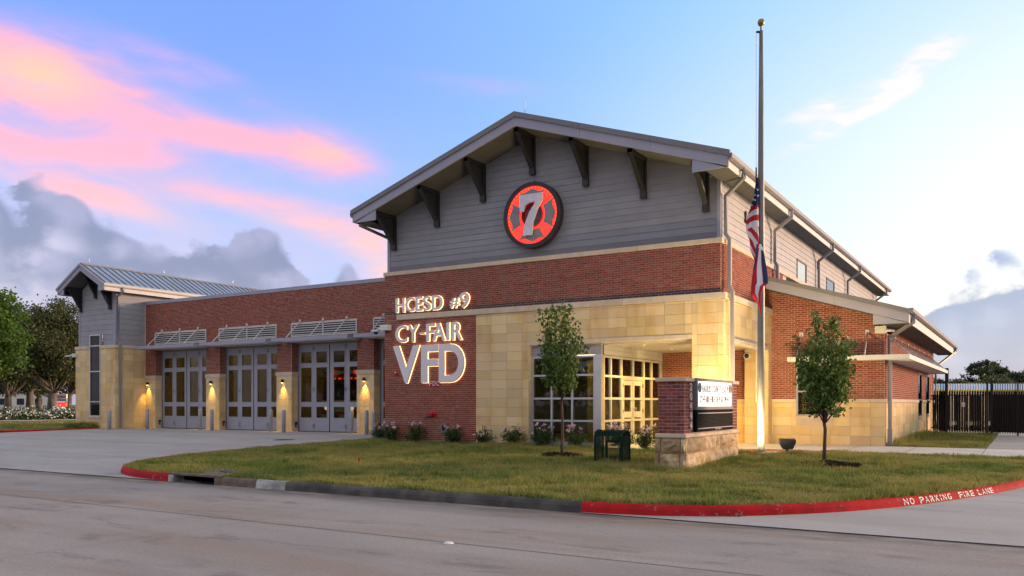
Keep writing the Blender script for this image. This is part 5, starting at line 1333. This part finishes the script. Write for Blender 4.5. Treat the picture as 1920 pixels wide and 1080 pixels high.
# ================================================================== plants
def leaves(P, size, droop=.0, aspect=.55, jitter=.3):
    """one pointed leaf at each point, folded along its rib"""
    n = len(P); d = rng.normal(size=(n, 3)); d[:, 2] -= droop; d /= np.linalg.norm(d, axis=1)[:, None]
    q = rng.normal(size=(n, 3)); s = np.cross(d, q); s /= np.linalg.norm(s, axis=1)[:, None]
    L = size * rng.uniform(1 - jitter, 1 + jitter, n)[:, None]; nn = np.cross(d, s)
    co = np.zeros((n, 4, 3)); co[:, 0] = P; co[:, 1] = P + d * L * .45 + s * L * aspect * .5 + nn * L * .08
    co[:, 2] = P + d * L; co[:, 3] = P + d * L * .45 - s * L * aspect * .5 + nn * L * .08
    return co
def clumps(c, rad, ncl, per, rc, flat_=.8, shell=.55, low_cut=None):
    """points gathered in tufts, tufts spread through an ellipsoid and denser near its skin"""
    v = rng.normal(size=(ncl, 3)); v /= np.linalg.norm(v, axis=1)[:, None]
    r = shell + (1 - shell) * rng.uniform(0, 1, ncl) ** .6; r *= rng.uniform(.82, 1.06, ncl)
    C = np.array(c) + v * r[:, None] * np.array(rad)
    if low_cut is not None: C = C[C[:, 2] > low_cut]
    k = rng.integers(per // 2, per * 3 // 2, len(C)); P = np.repeat(C, k, axis=0)
    rr_ = np.repeat(rc * rng.uniform(.6, 1.4, len(C)), k)[:, None]
    g = rng.normal(size=P.shape) * rr_ * .55; g[:, 2] *= flat_
    return P + g, C
def at_px(px, d, z=0.0):
    p = RIGHT * ((px - 960) / FPX * d) + FWD * d; return Vector((p.x, p.y, z))
# ---- two young pear trees on the lawn
def young_tree(name, label, x, y, crown, trunk, seed, nleaf):
    rn = random.Random(seed); z0 = zl(y)
    t = empty(name, (x, y, z0), label, 'tree')
    fork, rad = trunk
    tb = MB().tube([(x, y, z0 - .05), (x + .01, y, z0 + .35), (x + .025, y + .01, z0 + .8), (x + .0, y, z0 + fork)], [rad * 1.25, rad, rad * .92, rad * .85], 9)
    pts = []
    zc0, zc1, hw = crown
    for k in range(15):
        a = rn.uniform(0, 6.28); h = rn.uniform(.35, 1.0); w = hw * (.35 + .75 * math.sin(math.pi * min(.92, h * .72))) * rn.uniform(.55, 1.0)
        tip = Vector((x + math.cos(a) * w, y + math.sin(a) * w, z0 + zc0 + (zc1 - zc0) * h))
        st_ = Vector((x, y, z0 + fork + rn.uniform(-.12, .25))); mid = st_.lerp(tip, .4) + Vector((math.cos(a) * w * .28, math.sin(a) * w * .28, 0))
        tb.tube([st_, mid, tip], [rad * .5, rad * .3, rad * .12], 5); pts.append((st_, mid, tip))
    tb.tube([(x, y, z0 + fork - .03), (x + .02, y, z0 + (fork + zc1) / 2), (x, y, z0 + zc1 - .1)], [rad * .8, rad * .5, rad * .12], 6)
    P = []
    for k in range(9):                                            # stray shoots past the crown's outline
        a = rn.uniform(0, 6.28); h = rn.choice([.25, .5, .7, .95, 1.0, 1.02]); w = hw * math.sin(math.pi * (.12 + .76 * min(1, h)))
        b0 = Vector((x + math.cos(a) * w * .7, y + math.sin(a) * w * .7, z0 + zc0 + (zc1 - zc0) * h * .9)); L = rn.uniform(.22, .45)
        dd = Vector((math.cos(a) * (.9 if h < .8 else .25), math.sin(a) * (.9 if h < .8 else .25), .45 if h < .8 else 1.0)).normalized()
        tb.tube([b0, b0 + dd * L], [.006, .003], 4, False)
        for q in range(16): P.append(tuple(b0 + dd * L * rn.uniform(.1, 1.05) + Vector([rn.gauss(0, .025) for _ in range(3)])))
    tb.build('trunk', 'bark', t, smooth=True)
    for k in range(nleaf):
        st_, mid, tip = pts[rn.randrange(len(pts))] if rn.random() < .6 else (None, None, None)
        if st_ is not None:
            f = rn.uniform(.25, 1.03); p = mid.lerp(tip, (f - .4) / .6) if f > .4 else st_.lerp(mid, f / .4)
            p = p + Vector([rn.gauss(0, .09) for _ in range(3)])
        else:
            while True:
                u = [rn.uniform(-1, 1) for _ in range(3)]
                h = (u[2] + 1) / 2; ang = math.atan2(u[1], u[0]); pr = (1 + .16 * math.sin(3 * ang + seed + 5 * h) + .10 * math.sin(7 * ang - 9 * h)) * math.sin(math.pi * (.12 + .80 * h)) ** .55 * (1.05 - .25 * h)
                if u[0] ** 2 + u[1] ** 2 < pr ** 2: break
            p = Vector((x + u[0] * hw, y + u[1] * hw, z0 + zc0 + (zc1 - zc0) * h))
            if math.sin(p.x * 9 + 3 * p.z) * math.sin(p.z * 7 + p.y * 5 + seed) < -.28: continue
        P.append(tuple(p))
    co = leaves(np.array(P), .10, droop=.9, aspect=.62)
    co -= np.array(wloc(t)); link('crown', npmesh('crown', co, 4, 'leaf_pear'), t, wloc(t))
    return t
young_tree('young_tree', 'slender young tree before the lobby window on the lawn', -10.14, 18.95, (1.70, 3.84, .60), (1.45, .035), 3, 3000)
young_tree('young_tree', 'bushy young tree right of the flagpole on the lawn', -3.77, 19.33, (1.10, 3.26, .60), (.95, .04), 8, 3600)
for x, y, w, lb in ((-10.14, 18.9, .55, 'ring of dark mulch round the slender young tree'), (-3.62, 19.15, .62, 'ring of dark mulch round the bushy young tree')):
    n = 2600; a = rng.uniform(0, 6.28, n); r = np.sqrt(rng.uniform(0, 1, n)) * w * (1 + .12 * np.sin(a * 3)); P = np.stack([x + r * np.cos(a), y + r * np.sin(a) * .8, zl(y) + .015 + .06 * np.clip(1 - r / w, 0, 1) + rng.uniform(0, .035, n)], 1)
    co = leaves(P, .06, droop=0, aspect=.4); o = link('mulch_bed', npmesh('mulch_bed', co, 4, 'mulch')); tag(o, lb, 'mulch', kind='stuff')
# ---- flowering shrubs along the wall
SH = [(-20.30, 23.75, .30, 'by the last bollard'), (-19.25, 23.0, .34, 'below the letter V'), (-18.10, 23.0, .33, 'left of the hose connection'), (-16.45, 22.95, .33, 'right of the utility box'),
      (-15.15, 22.95, .30, 'first along the stone wall'), (-14.02, 22.95, .33, 'at the left edge of the lobby window'), (-12.95, 22.95, .33, 'left of the slender tree, below the lobby window'), (-11.72, 22.9, .34, 'right of the slender tree, below the lobby window'),
      (-10.20, 22.70, .40, 'behind the green cage'), (-9.30, 22.6, .36, 'left of the monument sign')]
for i, (x, y, r_, w) in enumerate(SH):
    z0 = zl(y); t = empty('flowering_shrub', (x, y, z0), 'low green shrub with pink blossoms ' + w, 'shrub', 'pink flowering shrubs along the wall')
    P = []; tips = []
    for k in range(34):
        a = random.uniform(0, 6.28); e = random.uniform(.35, 1.0); L = r_ * random.uniform(1.3, 2.1)
        d = Vector((math.cos(a) * (1 - e * .72), math.sin(a) * (1 - e * .72), e)); tip = Vector((x, y, z0)) + d * L * .98; tips.append(tip)
        for q in range(17):
            f = random.uniform(.3, 1.0); P.append(tuple(Vector((x, y, z0)) + d * L * f + Vector([random.gauss(0, .028) for _ in range(3)])))
    co = leaves(np.array(P), .125, droop=-.35, aspect=.24); co -= np.array(wloc(t)); link('foliage', npmesh('foliage', co, 4, 'leaf_oleander'), t, wloc(t))
    sm = MB()
    for tip in tips[:12]: sm.tube([(x, y, z0 - .02), tip], [.008, .003], 4, False)
    sm.build('stems', 'bark', t)
    fl = []
    nb = (3, 7, 5, 5, 5, 2, 6, 7, 10, 6)[i]
    for tip in sorted(tips, key=lambda q: -q.z + random.uniform(-.2, .2))[:nb]:
        F = np.array([tuple(tip + Vector((random.gauss(0, .028), random.gauss(0, .028), random.uniform(-.02, .06)))) for _ in range(15)])
        c2 = leaves(F, .06, droop=-.2, aspect=.9); c2 -= np.array(wloc(t)); link('blossom', npmesh('blossom', c2, 4, 'leaf_flower'), t, wloc(t))
# ---- big background trees
def big_tree(name, label, px, d, height, spread, m, bark, seed, ncl, per, leaf, trunk_r, base_clear, group=None, zbase=-.05, lean=0.0, low=.42):
    rn = random.Random(seed); p = at_px(px, d, zbase); t = empty(name, p, label, 'tree', group)
    c = p + Vector((0, 0, height * .62)) + RIGHT * lean
    P, C = clumps(c, (spread, spread, height * .40), ncl, per, spread * .17, .7, .35, zbase + base_clear)
    tb = MB(); fork = height * rn.uniform(.20, .27)
    tb.tube([p + Vector((0, 0, -.1)), p + Vector((.05, 0, fork * .5)), p + Vector((.1, .05, fork))], [trunk_r * 1.3, trunk_r, trunk_r * .9], 9)
    far = sorted(range(len(C)), key=lambda i: rn.random())[:22]
    for k, i in enumerate(far):
        tip = Vector(C[i]); s0_ = p + Vector((.1, .05, fork * rn.uniform(.85, 1.05)))
        hv = Vector((tip.x - s0_.x, tip.y - s0_.y, 0)); mid = s0_ + hv * .45 + Vector((0, 0, (tip.z - s0_.z) * .30)); m2 = s0_ + hv * .8 + Vector((rn.gauss(0, .3), rn.gauss(0, .3), (tip.z - s0_.z) * .72))
        r0 = trunk_r * (.62 if k < 5 else .26); tb.tube([s0_, mid, m2, tip], [r0, r0 * .68, r0 * .38, r0 * .12], 6, False)
    tb.build('trunk', bark, t, smooth=True)
    co = leaves(P, leaf, droop=.2, aspect=.7); co -= np.array(wloc(t)); link('crown', npmesh('crown', co, 4, m), t, wloc(t))
    return t
OAK = 'oaks left of the station'
big_tree('oak_tree', 'broad oak with forked pale trunk nearest the tower', 97, 92, 12.8, 5.0, 'leaf_oak', 'bark_grey', 1, 240, 150, .26, .48, 4.2, OAK)
big_tree('oak_tree', 'oak with two dark trunks left of the broad oak', 55, 104, 11.6, 4.6, 'leaf_oak', 'bark_grey', 2, 190, 135, .27, .42, 3.9, OAK)
big_tree('oak_tree', 'shaded oak at the left edge behind the bright tree', 14, 100, 11.0, 4.4, 'leaf_dark', 'bark_grey', 3, 180, 130, .27, .42, 3.6, OAK)
big_tree('oak_tree', 'oak with straight trunk just right of the lit sign', 128, 112, 12.0, 4.6, 'leaf_oak', 'bark_grey', 4, 180, 130, .27, .40, 3.7, OAK)
big_tree('oak_tree', 'farther oak seen between the oak trunks', 72, 135, 12.2, 6.5, 'leaf_dark', 'bark_grey', 5, 190, 85, .45, .40, 3.2, OAK)
big_tree('oak_tree', 'farther oak behind the red and white sign', 150, 140, 12.5, 6.5, 'leaf_dark', 'bark_grey', 6, 170, 85, .45, .40, 3.4, OAK)
big_tree('oak_tree', 'farther oak cut by the left picture edge', -10, 138, 12.2, 6.5, 'leaf_dark', 'bark_grey', 9, 170, 85, .45, .40, 3.2, OAK)
big_tree('maple_tree', 'bright green leafy tree cut by the left picture edge', -42, 60, 10.8, 3.35, 'leaf_bright', 'bark', 7, 210, 110, .22, .26, 2.6)
RT = 'distant trees beyond the fence'
for i, (px, d, h, sp_, lb) in enumerate(((1772, 130, 5.6, 3.4, 'low dark tree beside the roof edge above the fence'), (1815, 120, 4.7, 3.2, 'pale green low tree above the left of the fence'), (1836, 160, 9.2, 3.3, 'tall dark tree beyond the fence, left of two'),
        (1872, 165, 9.4, 3.6, 'tall dark tree beyond the fence, right of two'), (1905, 150, 7.2, 3.4, 'mid height tree at the right picture edge'), (1862, 140, 5.7, 4.2, 'broad hazy green tree below the tall pair'), (1935, 160, 8.2, 3.6, 'tall tree cut by the right picture edge'))):
    big_tree('distant_tree', lb, px, d, h, sp_, 'leaf_dark' if i not in (1, 5) else 'leaf_oak', 'bark_grey', 20 + i, 85, 75, .42, .25, 1.2, RT)
# ---- flowering hedge, sign and white building on the left
hd = empty('flowering_hedge', (-70, 40, 0), 'long green hedge dotted with white flowers on the left', 'hedge')
n = 15000; y = rng.uniform(31, 47, n); w = rng.normal(0, .45, n); h = np.abs(rng.normal(.45, .28, n)) * (.8 + .3 * np.sin(y * 1.9)); P = np.stack([-70 + w, y, np.clip(h, 0, 1.15) - .02], 1)
co = leaves(P, .14, aspect=.5); co -= np.array(wloc(hd)); link('foliage', npmesh('foliage', co, 4, 'leaf_oleander'), hd, wloc(hd))
k = (P[:, 2] > .45) | (w > .4); F = P[k][:1500] + np.array([.12, -.12, .06]); co = leaves(F, .14, aspect=.9); co -= np.array(wloc(hd)); link('blossoms', npmesh('blossoms', co, 4, 'flower_white'), hd, wloc(hd))
n = 9000; P = np.stack([rng.normal(-84, 1.2, n), rng.uniform(36, 62, n), np.abs(rng.normal(.3, .3, n))], 1)
o = link('ground_cover', npmesh('ground_cover', leaves(P, .22, aspect=.5), 4, 'leaf_dark')); tag(o, 'dark low ground cover under the oak trees', 'ground cover', kind='stuff')
sp0 = at_px(112, 101); sg = empty('pylon_sign', sp0, 'white and blue sign with red lit board between trunks', 'sign')
def cam_box(name, m, parent, c, w, dpt, z0, z1):
    a = RIGHT * (w / 2); b = FWD * (dpt / 2); P = [c - a - b, c + a - b, c + a + b, c - a + b]
    return MB().prism([(p.x, p.y) for p in P], z0, z1, 'z').build(name, m, parent)
cam_box('panel', 'paint_white', sg, sp0, 1.75, .3, 1.95, 2.48); cam_box('band', 'sign_blue', sg, sp0, 1.75, .3, 1.55, 1.94); cam_box('message_board', 'glow_redsign', sg, sp0, 1.7, .3, .95, 1.5)
for sgn in (-1, 1): cam_box('post', 'trim', sg, sp0 + RIGHT * .7 * sgn, .12, .12, -.05, .95)
txt = 'Walgreens'; ww_ = [1.5 if c == 'W' else (.4 if c == 'l' else 1.0) for c in txt]; cur = 0
for c, w in zip(txt, ww_):
    a = -.8 + 1.6 * (cur + .06 * w) / sum(ww_); b = -.8 + 1.6 * (cur + .92 * w) / sum(ww_); cur += w
    z0, z1 = (2.02, 2.38) if c in 'Wl' else ((1.95, 2.24) if c == 'g' else (2.02, 2.26))
    letter(c, a, b, z0, z1, .02, lambda u, z, q: tuple(sp0 + RIGHT * u - FWD * (.151 + q) + Vector((0, 0, z))), .02).build('letter', 'red_paint', sg)
wb0 = at_px(25, 190); wb = empty('low_building', wb0, 'low white building glimpsed behind the oak trunks', 'building')
cam_box('wall', 'white_wall', wb, wb0, 22, 8, -.1, 3.6); cam_box('roof', 'trim_dark', wb, wb0, 22.6, 8.6, 3.6, 3.9)
for k in range(5): cam_box('window', 'glass_dark', wb, wb0 + RIGHT * (-8 + 4 * k) - FWD * 4.0, 1.6, .1, 1.0, 2.4)
# ---- black picket fence and gate
fe = empty('picket_fence', (-2.5, 42.2, 0), 'black metal picket fence at the wing\'s far corner', 'fence')
gt = empty('sliding_gate', (.4, 40, 0), 'black screened picket gate across the back driveway', 'gate')
def pickets(root, a, b, step, zt, posts):
    a, b = Vector((*a, 0)), Vector((*b, 0)); L = (b - a).length; d = (b - a) / L; n = int(L / step); nrm = Vector((-d.y, d.x, 0)); cache = None
    for k in range(n + 1):
        p = a + d * (k * step)
        pk = MB().box(-.0125, .0125, -.0125, .0125, .06, zt - .05)
        pk.add([(-.0125, -.0125, zt - .05), (.0125, -.0125, zt - .05), (.0125, .0125, zt - .05), (-.0125, .0125, zt - .05), (0, 0, zt)], [(0, 1, 4), (1, 2, 4), (2, 3, 4), (3, 0, 4)])
        cache = cache or pk.mesh('picket', 'bracket_black'); link('picket', cache, root, p, math.atan2(d.y, d.x))
    for z in (.25, 1.72):
        q = [a + nrm * .03, b + nrm * .03]; MB().tube([(q[0].x, q[0].y, z), (q[1].x, q[1].y, z)], 0, square=(.035, .045)).build('rail', 'bracket_black', root)
    for f in posts:
        p = a + d * (L * f) + nrm * .06; MB().box(p.x - .04, p.x + .04, p.y - .04, p.y + .04, -.1, zt + .02).build('post', 'bracket_black', root)
    return a, b, nrm
a, b, nrm = pickets(fe, (-3.62, 42.5), (-1.38, 41.5), .112, 2.27, (.28, 1.0))
dv = (b - a).normalized()
for k in range(24):
    if k in (9, 10, 17): continue
    p = a + dv * (.05 + k * .1) + nrm * .09; link('privacy_slat', MB().box(-.04, .04, -.004, .004, .16, 1.70).mesh('privacy_slat', 'rubber'), fe, p, math.atan2(dv.y, dv.x))
a, b, nrm = pickets(gt, (-1.22, 41.4), (3.6, 37.9), .112, 2.25, (0, .2, .4, .6, .8, 1))
scr = MB(); q0, q1 = a + nrm * .1, b + nrm * .1
MB().add([(q0.x, q0.y, .12), (q1.x, q1.y, .12), (q1.x, q1.y, 1.70), (q0.x, q0.y, 1.70), (q0.x + .02, q0.y + .02, .12), (q1.x + .02, q1.y + .02, .12), (q1.x + .02, q1.y + .02, 1.70), (q0.x + .02, q0.y + .02, 1.70)],
         [(0, 1, 2, 3), (4, 5, 6, 7), (0, 1, 5, 4), (1, 2, 6, 5), (2, 3, 7, 6), (3, 0, 4, 7)]).build('screen', 'rubber', gt)
f2 = empty('picket_fence', (8, 37, 0), 'black metal picket fence continuing right of the gate', 'fence')
pickets(f2, (3.8, 37.8), (16, 36.6), .16, 2.25, (0, .25, .5, .75, 1))
MB().box(-3.05, -2.90, 42.42, 42.5, -.1, 2.95).build('gate_post', 'bracket_black', fe)
MB().box(-2.35, -2.22, 41.86, 41.9, 1.20, 1.40).build('notice_plate', 'white_plastic', fe)
cp0 = at_px(1850, 64); cp = empty('carport', cp0, 'long low shed with blue grey roof and yellow edge behind the fence', 'building')
cam_box('wall', 'rubber', cp, cp0 + FWD * 1.5, 14, .3, -.05, 2.25)
cam_box('edge', 'truck_yellow', cp, cp0, 14, .1, 2.30, 2.40)
MB().add([tuple(cp0 + RIGHT * u + FWD * w + Vector((0, 0, z))) for u in (-7, 7) for w, z in ((0, 2.36), (4, 2.95), (4, 2.85), (0, 2.28))], [(0, 1, 2, 3), (4, 5, 6, 7), (0, 1, 5, 4), (1, 2, 6, 5), (2, 3, 7, 6), (3, 0, 4, 7)]).build('roof', 'roof_metal', cp)
for u in (-6, -2, 2, 6): cam_box('post', 'bracket_black', cp, cp0 + RIGHT * u + FWD * .1, .15, .15, -.05, 2.3)

# ---- fire engine inside the third bay
tx, ty = -27.85, 29.62
ft = empty('fire_engine', (tx, ty, 0), 'red and white fire engine parked behind the third bay door', 'fire engine')
MB().prism([(ty, .75), (ty, 1.5), (ty + .18, 2.5), (ty + .4, 2.75), (ty + 2.6, 2.8), (ty + 2.6, .6), (ty + .2, .6)], tx - 1.2, tx + 1.2, 'x').build('cab', 'truck_red', ft, .04)
MB().prism([(ty - .012, 1.52), (ty + .165, 2.46), (ty + .20, 2.46), (ty + .02, 1.52)], tx - 1.08, tx + 1.08, 'x').build('windscreen', 'black', ft)
MB().box(tx - 1.2, tx + 1.2, ty + 2.7, ty + 8, .6, 2.9).build('body', 'truck_red', ft, .03)
MB().box(tx - 1.22, tx + 1.22, ty - .45, ty + .1, .45, .85).build('bumper', 'chrome', ft, .03)
for k in range(8): x = tx - 1.15 + k * .29; MB().prism([(x, .50), (x + .13, .50), (x + .27, .80), (x + .14, .80)], ty - .47, ty - .452).build('chevron', 'truck_yellow' if k % 2 else 'truck_red', ft)
MB().box(tx - .55, tx + .55, ty - .03, ty + .02, .95, 1.4).build('grille', 'chrome', ft)
MB().box(tx - 1.18, tx + 1.18, ty - .02, ty + .01, 1.42, 1.50).build('white_band', 'paint_white', ft)
for s_ in (-1, 1):
    MB().lathe([(.11, ty - .06), (.10, ty - .02)], (tx + s_ * .82, 0, 1.14), 14, 'y').build('headlight', 'glow_white', ft)
    MB().lathe([(.09, ty - .05), (.09, ty - .01)], (tx + s_ * 1.05, 0, 1.14), 14, 'y').build('headlight', 'chrome', ft)
    MB().tube([(tx + s_ * 1.2, ty + .2, 2.2), (tx + s_ * 1.5, ty - .1, 2.2), (tx + s_ * 1.5, ty - .1, 1.7)], .03, 6).build('mirror_arm', 'chrome', ft)
    MB().box(tx + s_ * 1.5 - .1, tx + s_ * 1.5 + .1, ty - .14, ty - .06, 1.6, 2.1).build('mirror', 'chrome', ft)
    for yy in (1.2, 6.2): MB().lathe([(.3, -.15), (.5, -.13), (.5, .13), (.3, .15)], (tx + s_ * 1.05, ty + yy, .5), 18, 'x').build('wheel', 'rubber', ft)
    MB().box(tx + s_ * .85 - .2, tx + s_ * .85 + .2, ty + .3, ty + .6, 2.78, 2.95).build('beacon', 'glow_redsign', ft)
MB().box(tx - .6, tx + .6, ty + .3, ty + .6, 2.78, 2.93).build('light_bar', 'chrome', ft)
for k in range(6): MB().box(tx - .95 + k * .35, tx - .80 + k * .35, ty + .16, ty + .22, 2.52, 2.58).build('marker_light', 'glow_orange', ft)

# ---- the wooded far side of the street, behind the viewer (seen mirrored in the glass)
P = []
for k in range(46):
    c = (random.uniform(-110, 60), random.uniform(-62, -42), random.uniform(3.0, 6.5))
    q, _ = clumps(c, (6, 5, 4.2), 26, 34, 1.3, .8, .3); P.append(q)
o = link('far_wood', npmesh('far_wood', leaves(np.concatenate(P), .75, aspect=.7), 4, 'leaf_dark')); tag(o, 'belt of dark trees across the street', 'wood', kind='stuff')
